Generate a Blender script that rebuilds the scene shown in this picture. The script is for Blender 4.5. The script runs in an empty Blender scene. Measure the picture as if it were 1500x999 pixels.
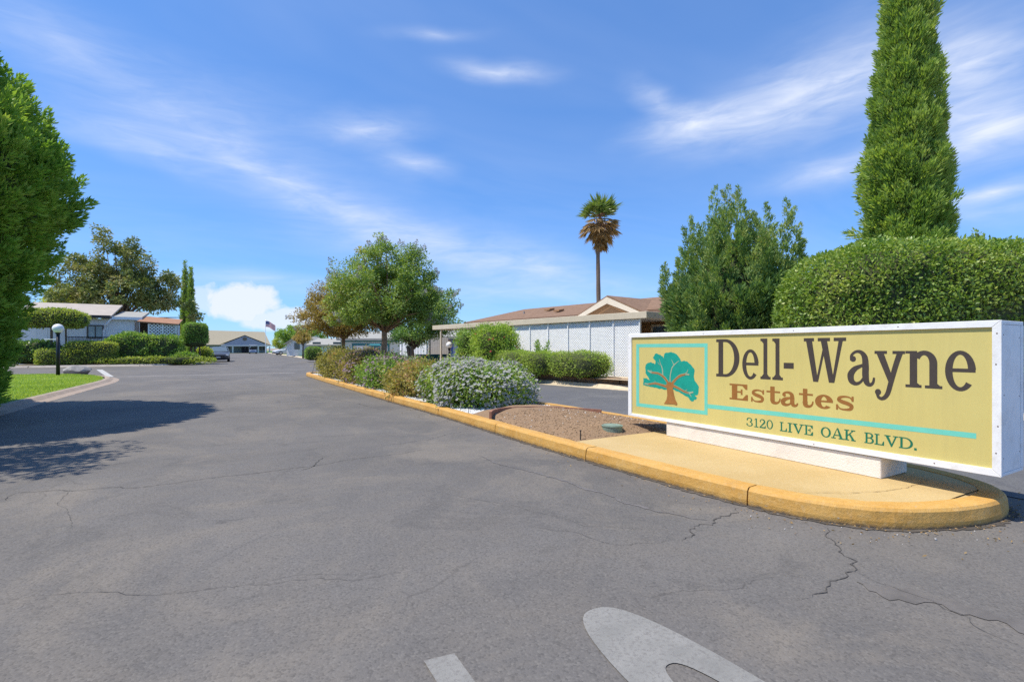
import bpy, bmesh, math, random
import numpy as np
from mathutils import Vector, Matrix

S = bpy.context.scene
COL = S.collection
R = math.radians
random.seed(7)
RNG = np.random.default_rng(11)

# ------------------------------------------------------------------ camera
# World: +Y runs along the entrance road (away), +X to its right; metres.
FPX, CAMH, HZ = 720.0, 1.3, 510.0           # focal length / horizon of the 1500 px wide photograph
TH = math.atan(407 / 720)                   # the camera looks 29.5 degrees to the right of the road
CT, ST = math.cos(TH), math.sin(TH)
cam = bpy.data.cameras.new('camera'); camo = bpy.data.objects.new('camera', cam); COL.objects.link(camo)
cam.sensor_width = 36; cam.lens = 36 * FPX / 1500
cam.shift_y = (HZ - 499.5) / 1500
cam.clip_start = 0.05; cam.clip_end = 6000
camo.location = (0, 0, CAMH); camo.rotation_euler = (R(90), 0, -TH)
S.camera = camo

# ------------------------------------------------------------------ light
SUNV = Vector((-0.48, 0.11, 1.0)).normalized()      # towards the sun: to the left of the road, high
sun = bpy.data.lights.new('sun', 'SUN'); suno = bpy.data.objects.new('sun', sun); COL.objects.link(suno)
sun.energy = 4.0; sun.angle = R(0.53); sun.color = (1.0, 0.94, 0.82)
suno.rotation_euler = SUNV.to_track_quat('Z', 'Y').to_euler(); suno.location = (-20, 20, 60)

W = bpy.data.worlds.new('World'); S.world = W; W.use_nodes = True
S.view_settings.view_transform = 'Standard'; S.view_settings.look = 'None'
S.view_settings.exposure = 0.53; S.view_settings.gamma = 1.0; S.view_settings.use_curve_mapping = False
S.cycles.max_bounces = 6; S.cycles.diffuse_bounces = 3; S.cycles.transparent_max_bounces = 6
S.cycles.use_denoising = False

def px_dir(px, py):
    x, y, z = (px - 750) / FPX, 1.0, (HZ - py) / FPX
    wx, wy = x * CT + y * ST, -x * ST + y * CT
    return math.atan2(wx, wy), math.atan2(z, math.hypot(wx, wy))

def build_world():
    nt = W.node_tree; N = nt.nodes; L = nt.links; N.clear()
    out = N.new('ShaderNodeOutputWorld'); bg = N.new('ShaderNodeBackground'); bg.inputs['Strength'].default_value = 0.145
    L.new(bg.outputs[0], out.inputs[0])
    sky = N.new('ShaderNodeTexSky'); sky.sky_type = 'NISHITA'; sky.sun_disc = False
    sky.sun_elevation = math.asin(SUNV.z); sky.sun_rotation = math.atan2(SUNV.x, SUNV.y)
    sky.altitude = 0; sky.air_density = 1.0; sky.dust_density = 0.0; sky.ozone_density = 8.0
    gmm = N.new('ShaderNodeGamma'); gmm.inputs['Gamma'].default_value = .68; L.new(sky.outputs[0], gmm.inputs[0])
    hs = N.new('ShaderNodeMix'); hs.data_type = 'RGBA'; hs.blend_type = 'MULTIPLY'; hs.inputs['Factor'].default_value = 1.0
    L.new(gmm.outputs[0], hs.inputs['A']); hs.inputs['B'].default_value = (.71, 1.07, 1.56, 1)
    tc = N.new('ShaderNodeTexCoord'); sep = N.new('ShaderNodeSeparateXYZ'); L.new(tc.outputs['Generated'], sep.inputs[0])
    def m(op, a, b=None, c=None, clamp=False):
        n = N.new('ShaderNodeMath'); n.operation = op; n.use_clamp = clamp
        for i, q in enumerate((a, b, c)):
            if q is None: continue
            if isinstance(q, (int, float)): n.inputs[i].default_value = q
            else: L.new(q, n.inputs[i])
        return n.outputs[0]
    az = m('ARCTAN2', sep.outputs[0], sep.outputs[1]); el = m('ARCSINE', sep.outputs[2])
    def noise(p, q, scale, detail, rough, seed, dist=0.0):
        cv = N.new('ShaderNodeCombineXYZ'); L.new(p, cv.inputs[0]); L.new(q, cv.inputs[1]); cv.inputs[2].default_value = seed
        t = N.new('ShaderNodeTexNoise'); t.inputs['Scale'].default_value = scale; t.inputs['Detail'].default_value = detail
        t.inputs['Roughness'].default_value = rough; t.inputs['Distortion'].default_value = dist
        L.new(cv.outputs[0], t.inputs['Vector']); return t.outputs[0]
    total = None
    # thin cirrus: (px, py, half width, half height, tilt, strength, bend)
    wisps = [(400, 262, 330, 40, -19, .42, 0), (200, 215, 120, 26, -14, .42, 0), (650, 360, 250, 46, -10, .38, 0), (90, 60, 220, 60, -5, .2, 0), (350, 180, 220, 80, -8, .18, 0),
             (727, 109, 78, 18, -2, .6, 0), (545, 187, 76, 26, 5, .55, 0), (605, 240, 56, 20, -6, .42, 0), (630, 52, 70, 12, 3, .28, 0),
             (1010, 186, 95, 26, 4, .62, 0), (1130, 160, 180, 50, 8, .5, 0), (965, 150, 50, 26, -38, .4, 0), (1230, 120, 170, 90, 10, .4, 0), (1230, 245, 110, 24, 6, .5, 0),
             (1440, 195, 150, 62, -3, .8, 0), (1410, 105, 90, 60, -40, .6, 0), (1450, 285, 95, 13, 3, .75, 0), (1440, 315, 110, 22, 0, .4, 0), (1500, 60, 200, 50, -20, .3, 0),
             (800, 395, 120, 20, -4, .3, 0), (770, 430, 260, 26, 0, .28, 0), (370, 410, 160, 16, 0, .3, 0)]
    wn = noise(m('MULTIPLY', az, 5.0), m('MULTIPLY', el, 9.0), 1.0, 2, .6, 4.0)
    STREAK = m('MULTIPLY_ADD', noise(m('ADD', m('MULTIPLY', az, 5.5), m('MULTIPLY', el, 4.0)), m('SUBTRACT', m('MULTIPLY', el, 26.0), m('MULTIPLY', az, 2.0)), 1.6, 4, .62, 7.7, .5), 1.5, -.05, True)
    cv = N.new('ShaderNodeCombineXYZ'); L.new(m('MULTIPLY_ADD', wn, .09, az), cv.inputs[0]); L.new(m('MULTIPLY_ADD', wn, .05, el), cv.inputs[1])
    for i, (px, py, wx, wy, tilt, st, bd) in enumerate(wisps):
        a0, e0 = px_dir(px, py); a1, _ = px_dir(px + 5, py); _, e1 = px_dir(px, py + 5)
        mp = N.new('ShaderNodeMapping'); mp.vector_type = 'TEXTURE'; L.new(cv.outputs[0], mp.inputs[0])
        mp.inputs['Location'].default_value = (a0 + .045, e0 + .025, 0); mp.inputs['Rotation'].default_value = (0, 0, R(tilt)); mp.inputs['Scale'].default_value = (1.7 * wx * abs(a1 - a0) / 5, 1.7 * wy * abs(e1 - e0) / 5, 1)
        gt = N.new('ShaderNodeTexGradient'); gt.gradient_type = 'QUADRATIC_SPHERE'; L.new(mp.outputs[0], gt.inputs[0])
        v = m('MULTIPLY', gt.outputs['Fac'], st * 1.35) if total is None else m('MULTIPLY_ADD', gt.outputs['Fac'], st * 1.35, total)
        total = v
    total = m('MULTIPLY', total, STREAK)
    # faint veil over the whole sky dome
    nz = m('ADD', m('MAXIMUM', sep.outputs[2], 0.0), .12)
    u_, v_ = m('DIVIDE', sep.outputs[0], nz), m('DIVIDE', sep.outputs[1], nz)
    veil = noise(m('MULTIPLY', u_, .5), m('MULTIPLY', v_, 1.3), 1.1, 4, .6, 3.3, .8)
    total = m('ADD', total, m('MULTIPLY', m('MULTIPLY_ADD', veil, 2.4, -1.0, True), .12))
    # cumulus bank low over the road
    CUM = noise(m('MULTIPLY', az, 700.0), m('MULTIPLY', el, 720.0), .03, 5, .6, 9.0, .3)
    for (px, py, wx, wy, st) in ((355, 442, 62, 30, 1.0), (420, 468, 70, 18, .8), (300, 440, 40, 20, .55)):
        a0, e0 = px_dir(px, py); a1, _ = px_dir(px + 5, py); _, e1 = px_dir(px, py + 5)
        p = m('MULTIPLY', m('SUBTRACT', az, a0), 5 / abs(a1 - a0)); q = m('MULTIPLY', m('SUBTRACT', el, e0), 5 / abs(e1 - e0))
        pn, qn = m('DIVIDE', p, wx), m('DIVIDE', q, wy)
        r2 = m('ADD', m('MULTIPLY', pn, pn), m('MULTIPLY', qn, qn))
        v = m('SUBTRACT', m('MULTIPLY_ADD', CUM, 2.2, .05), r2)
        v = m('MULTIPLY', m('MULTIPLY', v, 1.6, None, True), st)
        total = m('MAXIMUM', total, v)
    total = m('MINIMUM', total, .93)
    hi = N.new('ShaderNodeMath'); hi.operation = 'GREATER_THAN'; hi.inputs[1].default_value = 0.0; L.new(sep.outputs[2], hi.inputs[0])
    mix = N.new('ShaderNodeMix'); mix.data_type = 'RGBA'
    L.new(total, mix.inputs['Factor']); L.new(hs.outputs['Result'], mix.inputs['A']); mix.inputs['B'].default_value = (4.2, 4.5, 5.2, 1)
    L.new(mix.outputs['Result'], bg.inputs['Color'])
W.cycles.sampling_method = 'MANUAL'; W.cycles.sample_map_resolution = 128
build_world()

# ------------------------------------------------------------------ helpers: pixels to places
def G(px, py, z=0.0):
    Y = FPX * (CAMH - z) / (py - HZ); X = (px - 750) / FPX * Y
    return (X * CT + Y * ST, -X * ST + Y * CT)
def PD(px, py, Y):                       # a point at depth Y from the camera
    X = (px - 750) / FPX * Y
    return Vector((X * CT + Y * ST, -X * ST + Y * CT, CAMH - (py - HZ) / FPX * Y))
def PU(px, py, u):                       # a point on the plane y = u
    k = (px - 750) / FPX; v = u * (k * CT + ST) / (CT - k * ST)
    Y = v * ST + u * CT
    return v, CAMH - (py - HZ) / FPX * Y

# ------------------------------------------------------------------ helpers: materials
MATS = {}
def srgb(r, g, b):
    f = lambda c: (c / 255 / 12.92) if c / 255 <= .04045 else ((c / 255 + .055) / 1.055) ** 2.4
    return (f(r), f(g), f(b))
def nodes_of(name):
    mt = bpy.data.materials.new(name); mt.use_nodes = True
    nt = mt.node_tree; b = nt.nodes['Principled BSDF']
    MATS[name] = mt
    return mt, nt, nt.nodes, nt.links, b
def tex_noise(N, L, vec, scale, detail=4, rough=.55, dist=0.0):
    t = N.new('ShaderNodeTexNoise'); t.inputs['Scale'].default_value = scale; t.inputs['Detail'].default_value = detail
    t.inputs['Roughness'].default_value = rough; t.inputs['Distortion'].default_value = dist
    L.new(vec, t.inputs['Vector']); return t.outputs[0]
def ramp(N, L, fac, stops):
    r = N.new('ShaderNodeValToRGB'); e = r.color_ramp.elements
    while len(e) > 1: e.remove(e[0])
    for i, (p, c) in enumerate(stops):
        k = e[0] if i == 0 else e.new(p)
        k.position = p; k.color = (*c, 1) if len(c) == 3 else c
    L.new(fac, r.inputs[0]); return r.outputs[0]
def mixc(N, L, fac, a, b, mode='MIX'):
    n = N.new('ShaderNodeMix'); n.data_type = 'RGBA'; n.blend_type = mode
    for s, q in (('Factor', fac), ('A', a), ('B', b)):
        if isinstance(q, (int, float)): n.inputs[s].default_value = q
        elif isinstance(q, tuple): n.inputs[s].default_value = (*q[:3], 1)
        else: L.new(q, n.inputs[s])
    return n.outputs['Result']
def mth(N, L, op, a, b=None, clamp=False):
    n = N.new('ShaderNodeMath'); n.operation = op; n.use_clamp = clamp
    for i, q in enumerate((a, b)):
        if q is None: continue
        if isinstance(q, (int, float)): n.inputs[i].default_value = q
        else: L.new(q, n.inputs[i])
    return n.outputs[0]
def bump(N, L, b, h, strength, dist):
    n = N.new('ShaderNodeBump'); n.inputs['Strength'].default_value = strength; n.inputs['Distance'].default_value = dist
    L.new(h, n.inputs['Height']); L.new(n.outputs[0], b.inputs['Normal'])
def mat(name, col, rough=.7, var=.18, scale=3.0, bmp=0.0, bscale=60.0, metal=0.0, spec=.4, dirt=None, dirt_scale=1.5, dirt_amt=.5):
    if name in MATS: return MATS[name]
    mt, nt, N, L, b = nodes_of(name)
    tc = N.new('ShaderNodeTexCoord'); v = tc.outputs['Object']
    n = tex_noise(N, L, v, scale, 5, .6)
    lo = tuple(c * (1 - var) for c in col); hi = tuple(min(1, c * (1 + var)) for c in col)
    c = ramp(N, L, n, [(.3, lo), (.7, hi)])
    if dirt:
        d = ramp(N, L, tex_noise(N, L, v, dirt_scale, 8, .7, .4), [(.5, (0, 0, 0)), (.72, (1, 1, 1))])
        c = mixc(N, L, mth(N, L, 'MULTIPLY', d, dirt_amt), c, dirt)
    L.new(c, b.inputs['Base Color'])
    b.inputs['Roughness'].default_value = rough; b.inputs['Metallic'].default_value = metal; b.inputs['Specular IOR Level'].default_value = spec
    if bmp: bump(N, L, b, tex_noise(N, L, v, bscale, 3, .6), bmp, .01)
    return mt
LEAF = 6.5
def leafmat(name, stops, trans=.3, rough=.55, spec=.3, tint=(1.25, 1.3, .55)):
    mt, nt, N, L, b = nodes_of(name)
    at = N.new('ShaderNodeAttribute'); at.attribute_name = 'tone'
    ds = .06 if LEAF > 1 else 0
    stops = [(p, tuple((1 - ds) * q + ds * (.3 * c[0] + .6 * c[1] + .1 * c[2]) for q in c)) for p, c in stops]
    if LEAF > 1: stops = [(p, (c[0] * 1.1, c[1], c[2] * .75)) for p, c in stops]
    stops = [(p, tuple(q * LEAF / (1 + 1.2 * q * LEAF) for q in c)) for p, c in stops]
    c = ramp(N, L, at.outputs['Fac'], stops)
    L.new(c, b.inputs['Base Color']); b.inputs['Roughness'].default_value = rough; b.inputs['Specular IOR Level'].default_value = spec
    tr = N.new('ShaderNodeBsdfTranslucent'); L.new(mixc(N, L, 1.0, c, tint, 'MULTIPLY'), tr.inputs['Color'])
    ms = N.new('ShaderNodeMixShader'); ms.inputs[0].default_value = min(.42, trans * 1.2)
    out = N['Material Output'] if 'Material Output' in N else N.new('ShaderNodeOutputMaterial')
    L.new(b.outputs[0], ms.inputs[1]); L.new(tr.outputs[0], ms.inputs[2]); L.new(ms.outputs[0], out.inputs[0])
    return mt

# ------------------------------------------------------------------ helpers: objects
def tag(o, label=None, cat=None, group=None, kind=None):
    if label: o['label'] = label
    if cat: o['category'] = cat
    if group: o['group'] = group
    if kind: o['kind'] = kind
    return o
def thing(name, label, cat, loc=(0, 0, 0), rz=0.0, group=None):
    o = bpy.data.objects.new(name, None); COL.objects.link(o); o.empty_display_size = .2
    o.location = loc; o.rotation_euler = (0, 0, rz)
    return tag(o, label, cat, group)
def obj_from(name, verts, faces, m, parent=None, loc=None, smooth=False):
    me = bpy.data.meshes.new(name); me.from_pydata([tuple(v) for v in verts], [], faces); me.update()
    return link(name, me, m, parent, loc, smooth)
def link(name, me, m, parent=None, loc=None, smooth=False):
    o = bpy.data.objects.new(name, me); COL.objects.link(o)
    if m is not None and not me.materials: me.materials.append(m)
    if parent is not None: o.parent = parent
    if loc is not None: o.location = loc
    if smooth: me.polygons.foreach_set('use_smooth', [True] * len(me.polygons))
    return o
class MB:
    """collects shapes for one mesh"""
    def __init__(s): s.v = []; s.f = []
    def add(s, vs, fs):
        k = len(s.v); s.v += [tuple(q) for q in vs]; s.f += [[i + k for i in f] for f in fs]; return s
    def box(s, x0, x1, y0, y1, z0, z1, M=None):
        vs = [(x, y, z) for z in (z0, z1) for y in (y0, y1) for x in (x0, x1)]
        if M is not None: vs = [M @ Vector(q) for q in vs]
        return s.add(vs, [(0, 2, 3, 1), (4, 5, 7, 6), (0, 1, 5, 4), (2, 6, 7, 3), (0, 4, 6, 2), (1, 3, 7, 5)])
    def prism(s, pts, z0, z1):
        n = len(pts)
        vs = [(p[0], p[1], z0) for p in pts] + [(p[0], p[1], z1) for p in pts]
        return s.add(vs, [list(range(n))[::-1], list(range(n, 2 * n))] + [(i, (i + 1) % n, n + (i + 1) % n, n + i) for i in range(n)])
    def tube(s, pts, rads, k=8, caps=True):
        pts = [Vector(p) for p in pts]; rings = []
        base = len(s.v)
        for i, p in enumerate(pts):
            d = (pts[min(i + 1, len(pts) - 1)] - pts[max(i - 1, 0)]).normalized()
            a = d.cross(Vector((0, 0, 1)) if abs(d.z) < .95 else Vector((1, 0, 0))).normalized(); b = d.cross(a)
            r = rads[i] if hasattr(rads, '__len__') else rads
            s.v += [tuple(p + r * (math.cos(t) * a + math.sin(t) * b)) for t in (2 * math.pi * j / k for j in range(k))]
        for i in range(len(pts) - 1):
            for j in range(k):
                s.f.append([base + i * k + j, base + i * k + (j + 1) % k, base + (i + 1) * k + (j + 1) % k, base + (i + 1) * k + j])
        if caps:
            s.f.append([base + j for j in range(k)][::-1]); s.f.append([base + (len(pts) - 1) * k + j for j in range(k)])
        return s
    def lathe(s, prof, k=20, c=(0, 0, 0)):
        base = len(s.v)
        for r, z in prof: s.v += [(c[0] + r * math.cos(2 * math.pi * j / k), c[1] + r * math.sin(2 * math.pi * j / k), c[2] + z) for j in range(k)]
        for i in range(len(prof) - 1):
            for j in range(k): s.f.append([base + i * k + j, base + i * k + (j + 1) % k, base + (i + 1) * k + (j + 1) % k, base + (i + 1) * k + j])
        return s
    def build(s, name, m, parent=None, loc=None, smooth=False, bevel=0.0):
        me = bpy.data.meshes.new(name); me.from_pydata(s.v, [], s.f); me.update()
        bm = bmesh.new(); bm.from_mesh(me); bmesh.ops.recalc_face_normals(bm, faces=bm.faces)
        if bevel: bmesh.ops.bevel(bm, geom=list(bm.edges), offset=bevel, segments=1, affect='EDGES', profile=.5)
        bm.to_mesh(me); bm.free()
        return link(name, me, m, parent, loc, smooth)
def box(name, x0, x1, y0, y1, z0, z1, m, parent=None, bevel=0.0, M=None):
    return MB().box(x0, x1, y0, y1, z0, z1, M).build(name, m, parent, bevel=bevel)
def struct(o, label=None): o['kind'] = 'structure'; return o
def copy_tree(o, parent=None):
    c = o.copy(); COL.objects.link(c); c.parent = parent
    for ch in o.children: copy_tree(ch, c)
    return c

# ------------------------------------------------------------------ helpers: foliage
def unit(a): return a / np.maximum(np.linalg.norm(a, axis=-1, keepdims=True), 1e-9)
def rnd_dirs(n): return unit(RNG.normal(size=(n, 3)))
def leaves(name, P, D, Ln, Wd, tone, m, parent, fold=.0, facing=None):
    n = len(P); D = unit(D); side = unit(np.cross(D, rnd_dirs(n) if facing is None else facing)); nrm = np.cross(side, D)
    Ln = np.broadcast_to(Ln, (n,))[:, None]; Wd = np.broadcast_to(Wd, (n,))[:, None]
    mid = P + D * Ln * .5
    V = np.empty((n, 4, 3), np.float32)
    V[:, 0] = P; V[:, 1] = mid + side * Wd * .5 + nrm * Wd * fold; V[:, 2] = P + D * Ln; V[:, 3] = mid - side * Wd * .5 + nrm * Wd * fold
    me = bpy.data.meshes.new(name); me.vertices.add(4 * n); me.vertices.foreach_set('co', V.ravel())
    me.loops.add(4 * n); me.loops.foreach_set('vertex_index', np.arange(4 * n, dtype=np.int32))
    me.polygons.add(n); me.polygons.foreach_set('loop_start', np.arange(0, 4 * n, 4, dtype=np.int32))
    try: me.polygons.foreach_set('loop_total', np.full(n, 4, np.int32))
    except Exception: pass
    a = me.attributes.new('tone', 'FLOAT', 'POINT'); a.data.foreach_set('value', np.repeat(np.clip(tone, 0, 1).astype(np.float32), 4))
    me.update(); me.validate()
    return link(name, me, m, parent)
_ph = RNG.uniform(0, 6.28, (24, 3)); _fr = RNG.normal(size=(24, 3))
def wav(P, scale):                      # cheap smooth 3-D noise, about -1..1
    q = P * scale; s = 0
    for i in range(12): s = s + np.sin(q @ _fr[i] * 1.6 + _ph[i, 0])
    return s / 4.5
def sphere_dirs(n):
    i = np.arange(n) + .5; ph = np.arccos(1 - 2 * i / n); t = math.pi * (1 + 5 ** .5) * i
    return np.stack([np.cos(t) * np.sin(ph), np.sin(t) * np.sin(ph), np.cos(ph)], 1)
def blob_core(name, fn, m, parent, nu=28, nv=18):
    """closed lumpy shell; fn(dirs)->points"""
    u = np.linspace(0, 2 * math.pi, nu, endpoint=False); v = np.linspace(0.04, math.pi - .04, nv)
    d = np.array([(math.cos(a) * math.sin(b), math.sin(a) * math.sin(b), math.cos(b)) for b in v for a in u])
    P = fn(d); F = [(i * nu + j, (i + 1) * nu + j, (i + 1) * nu + (j + 1) % nu, i * nu + (j + 1) % nu) for i in range(nv - 1) for j in range(nu)]
    F += [list(range(nu)), [(nv - 1) * nu + j for j in range(nu)][::-1]]
    o = obj_from(name, P, F, m, parent, smooth=True)
    return o

# ================================================================== SETTING
def road_material(name, base, dark, speck, warm):
    mt, nt, N, L, b = nodes_of(name)
    tc = N.new('ShaderNodeTexCoord'); v = tc.outputs['Object']
    big = tex_noise(N, L, v, .35, 6, .62, .5); mid = tex_noise(N, L, v, 2.3, 6, .68, .3)
    mp = N.new('ShaderNodeMapping'); mp.inputs['Scale'].default_value = (1.6, .12, 1); L.new(v, mp.inputs[0])
    streak = tex_noise(N, L, mp.outputs[0], 1.3, 5, .6)
    c = ramp(N, L, big, [(.3, dark), (.68, base)])
    c = mixc(N, L, mth(N, L, 'MULTIPLY', ramp(N, L, mid, [(.42, (0, 0, 0)), (.75, (1, 1, 1))]), .45), c, warm)
    c = mixc(N, L, mth(N, L, 'MULTIPLY', ramp(N, L, streak, [(.45, (0, 0, 0)), (.8, (1, 1, 1))]), .35), c, dark)
    st = tex_noise(N, L, v, .9, 8, .72, 1.2)
    c = mixc(N, L, mth(N, L, 'MULTIPLY', ramp(N, L, st, [(.56, (0, 0, 0)), (.6, (1, 1, 1)), (.66, (.55, .55, .55)), (.72, (0, 0, 0))]), .3), c, tuple(q * .72 for q in dark))
    st2 = tex_noise(N, L, v, .55, 7, .7, .8)
    c = mixc(N, L, mth(N, L, 'MULTIPLY', ramp(N, L, st2, [(.5, (0, 0, 0)), (.64, (1, 1, 1))]), .7), c, tuple(q * 1.12 for q in warm))
    vo = N.new('ShaderNodeTexVoronoi'); vo.inputs['Scale'].default_value = 95; L.new(v, vo.inputs['Vector'])
    bw = N.new('ShaderNodeSeparateColor'); L.new(vo.outputs['Color'], bw.inputs[0])
    c = mixc(N, L, mth(N, L, 'MULTIPLY', ramp(N, L, bw.outputs[0], [(.7, (0, 0, 0)), (1, (1, 1, 1))]), .34), c, speck)
    c = mixc(N, L, mth(N, L, 'MULTIPLY', ramp(N, L, bw.outputs[1], [(.6, (0, 0, 0)), (1, (1, 1, 1))]), .42), c, tuple(q * .5 for q in dark))
    fine = tex_noise(N, L, v, 240, 3, .7)
    c = mixc(N, L, .16, c, ramp(N, L, fine, [(.3, (.3, .3, .3)), (.7, (.75, .74, .73))]), 'OVERLAY')
    wv = N.new('ShaderNodeVectorMath'); wv.operation = 'MULTIPLY_ADD'; nz_ = N.new('ShaderNodeTexNoise'); nz_.inputs['Scale'].default_value = 2.5; nz_.inputs['Detail'].default_value = 5; L.new(v, nz_.inputs['Vector'])
    L.new(nz_.outputs['Color'], wv.inputs[0]); wv.inputs[1].default_value = (.5, .5, 0); L.new(v, wv.inputs[2])
    ve = N.new('ShaderNodeTexVoronoi'); ve.feature = 'DISTANCE_TO_EDGE'; ve.inputs['Scale'].default_value = .85; L.new(wv.outputs[0], ve.inputs['Vector'])
    hair = mth(N, L, 'MULTIPLY', ramp(N, L, ve.outputs['Distance'], [(.0, (1, 1, 1)), (.006, (0, 0, 0))]), ramp(N, L, tex_noise(N, L, v, .45, 3, .6), [(.5, (0, 0, 0)), (.62, (1, 1, 1))]))
    c = mixc(N, L, mth(N, L, 'MULTIPLY', hair, .6), c, tuple(q * .35 for q in dark))
    L.new(c, b.inputs['Base Color']); b.inputs['Roughness'].default_value = .82; b.inputs['Specular IOR Level'].default_value = .3
    h = mth(N, L, 'ADD', mth(N, L, 'MULTIPLY', vo.outputs['Distance'], -1.0), mth(N, L, 'MULTIPLY', fine, .6))
    bump(N, L, b, h, .3, .005)
    return mt
M_ASPH = road_material('asphalt', (.16, .148, .138), (.101, .095, .091), (.21, .195, .177), (.176, .153, .127))
M_ASPH2 = road_material('asphalt_smooth', (.125, .125, .132), (.1, .1, .107), (.2, .2, .2), (.14, .137, .135))
M_CRACK = mat('crack_filler', (.075, .069, .064), .9, .3, 20)
M_PATCH = mat('tar_seal', (.1, .092, .088), .7, .25, 9, .3, 120)
M_SOILG = mat('dry_soil', (.3, .24, .17), .95, .25, 1.5, .4, 30)
M_GRASS = mat('grass_soil', (.1, .2, .03), .9, .35, 2.2, .4, 60, dirt=(.22, .2, .07), dirt_scale=.8, dirt_amt=.5)
M_CONC = mat('concrete', (.42, .37, .32), .85, .16, 4, .25, 90, dirt=(.3, .24, .19), dirt_scale=2.0, dirt_amt=.55)

gr = obj_from('ground', [(-3000, -3000, -.03), (3000, -3000, -.03), (3000, 3000, -.03), (-3000, 3000, -.03)], [(0, 1, 2, 3)], M_SOILG); struct(gr)
rd = obj_from('road', [(-60, -25, 0), (60, -25, 0), (60, 146, 0), (-60, 146, 0)], [(0, 1, 2, 3)], M_ASPH); struct(rd)

def catmull(P, n=8, closed=False):
    P = [Vector((*p, 0)) if len(p) == 2 else Vector(p) for p in P]; out = []; m = len(P)
    rng = range(m if closed else m - 1)
    for i in rng:
        g = (lambda k: P[k % m]) if closed else (lambda k: P[min(max(k, 0), m - 1)])
        a, b, c, d = g(i - 1), g(i), g(i + 1), g(i + 2)
        for j in range(n):
            t = j / n
            out.append(.5 * ((2 * b) + (-a + c) * t + (2 * a - 5 * b + 4 * c - d) * t * t + (-a + 3 * b - 3 * c + d) * t ** 3))
    if not closed: out.append(P[-1])
    return out

def ribbon(name, pts, w, z, m, parent, jitter=0.0, seed=0, taper=True):
    if jitter: w *= .45
    rg = random.Random(seed); P = [Vector((p[0], p[1], 0)) for p in pts]; Q = []
    for i in range(len(P) - 1):
        k = max(2, int((P[i + 1] - P[i]).length / .03))
        for j in range(k): Q.append(P[i].lerp(P[i + 1], j / k))
    Q.append(P[-1]); vs = []; off = 0
    if jitter:
        n_ = len(Q); amp = [0.0] * n_
        def frac(a, b, s):
            if b - a < 2: return
            m_ = (a + b) // 2; amp[m_] = (amp[a] + amp[b]) / 2 + rg.gauss(0, 1) * s; frac(a, m_, s * .58); frac(m_, b, s * .58)
        step = max(8, n_ // max(1, len(P) - 1))
        for a in range(0, n_ - 1, step): frac(a, min(n_ - 1, a + step), jitter * 6)
    for i, q in enumerate(Q):
        d = (Q[min(i + 1, len(Q) - 1)] - Q[max(i - 1, 0)]).normalized(); n = Vector((-d.y, d.x, 0))
        off = amp[i] + rg.uniform(-1, 1) * jitter * .3 if jitter else 0; t = i / (len(Q) - 1)
        ww = w * (rg.uniform(.25, 1.25) if jitter else 1) * (min(1, t * 6, (1 - t) * 6) + .15 if taper else 1)
        vs += [q + n * (off + ww / 2) + Vector((0, 0, z)), q + n * (off - ww / 2) + Vector((0, 0, z))]
    return obj_from(name, vs, [(2 * i, 2 * i + 1, 2 * i + 3, 2 * i + 2) for i in range(len(Q) - 1)], m, parent)

def gp(*pts): return [G(*p) for p in pts]
ck = [([(1082, 744), (1066, 757), (1040, 768), (1012, 775), (992, 792)], .02), ([(1196, 768), (1222, 795), (1232, 806), (1246, 832), (1215, 858), (1172, 880)], .018),
      ([(0, 752), (22, 722), (110, 716), (185, 714), (300, 702), (450, 684), (560, 668), (640, 656)], .016), ([(0, 880), (120, 868), (260, 866), (420, 850), (600, 838)], .007),
      ([(700, 628), (640, 640), (590, 650), (540, 655)], .012), ([(420, 575), (520, 590), (560, 600)], .02),
      ([(992, 792), (900, 800), (830, 776), (770, 770)], .006), ([(1240, 832), (1330, 870), (1420, 905), (1500, 950)], .007), ([(466, 670), (461, 684), (440, 690)], .02),
      ([(640, 720), (760, 742), (860, 770), (985, 776)], .005), ([(100, 780), (95, 735), (104, 716)], .005)]
for i, (p, w) in enumerate(ck): ribbon('crack', gp(*p), w, .0045, M_CRACK, rd, .006 if w > .01 else .004, i)
ribbon('tar_patch', gp((1255, 852), (1330, 872), (1420, 895), (1560, 930)), .3, .0035, mat('faded_seal', (.125, .113, .104), .75, .25, 7, .3, 120), rd, .004, 5)
ribbon('tar_patch', gp((700, 668), (860, 716), (960, 742), (1040, 762)), .07, .003, mat('oil_stain', (.13, .12, .117), .8, .25, 6), rd, .008, 9)
# loose pebbles at the kerb nose
for i in range(26):
    t = RNG.uniform(); px = 1090 + 390 * t; py = 772 + RNG.uniform(0, 26) - 16 * abs(t - .6)
    x, y = G(px, py + (0 if px > 1180 else -12)); r = RNG.uniform(.003, .009) * (1.6 if i == 0 else 1)
    d = sphere_dirs(10) * r * RNG.uniform(.6, 1.2, (10, 1))
    bm = bmesh.new(); [bm.verts.new(q) for q in d]; bmesh.ops.convex_hull(bm, input=bm.verts); me = bpy.data.meshes.new('pebble'); bm.to_mesh(me); bm.free()
    link('pebble', me, mat('pebble_grey', (.42, .39, .36), .8), rd, (x, y, r * .6))
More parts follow.
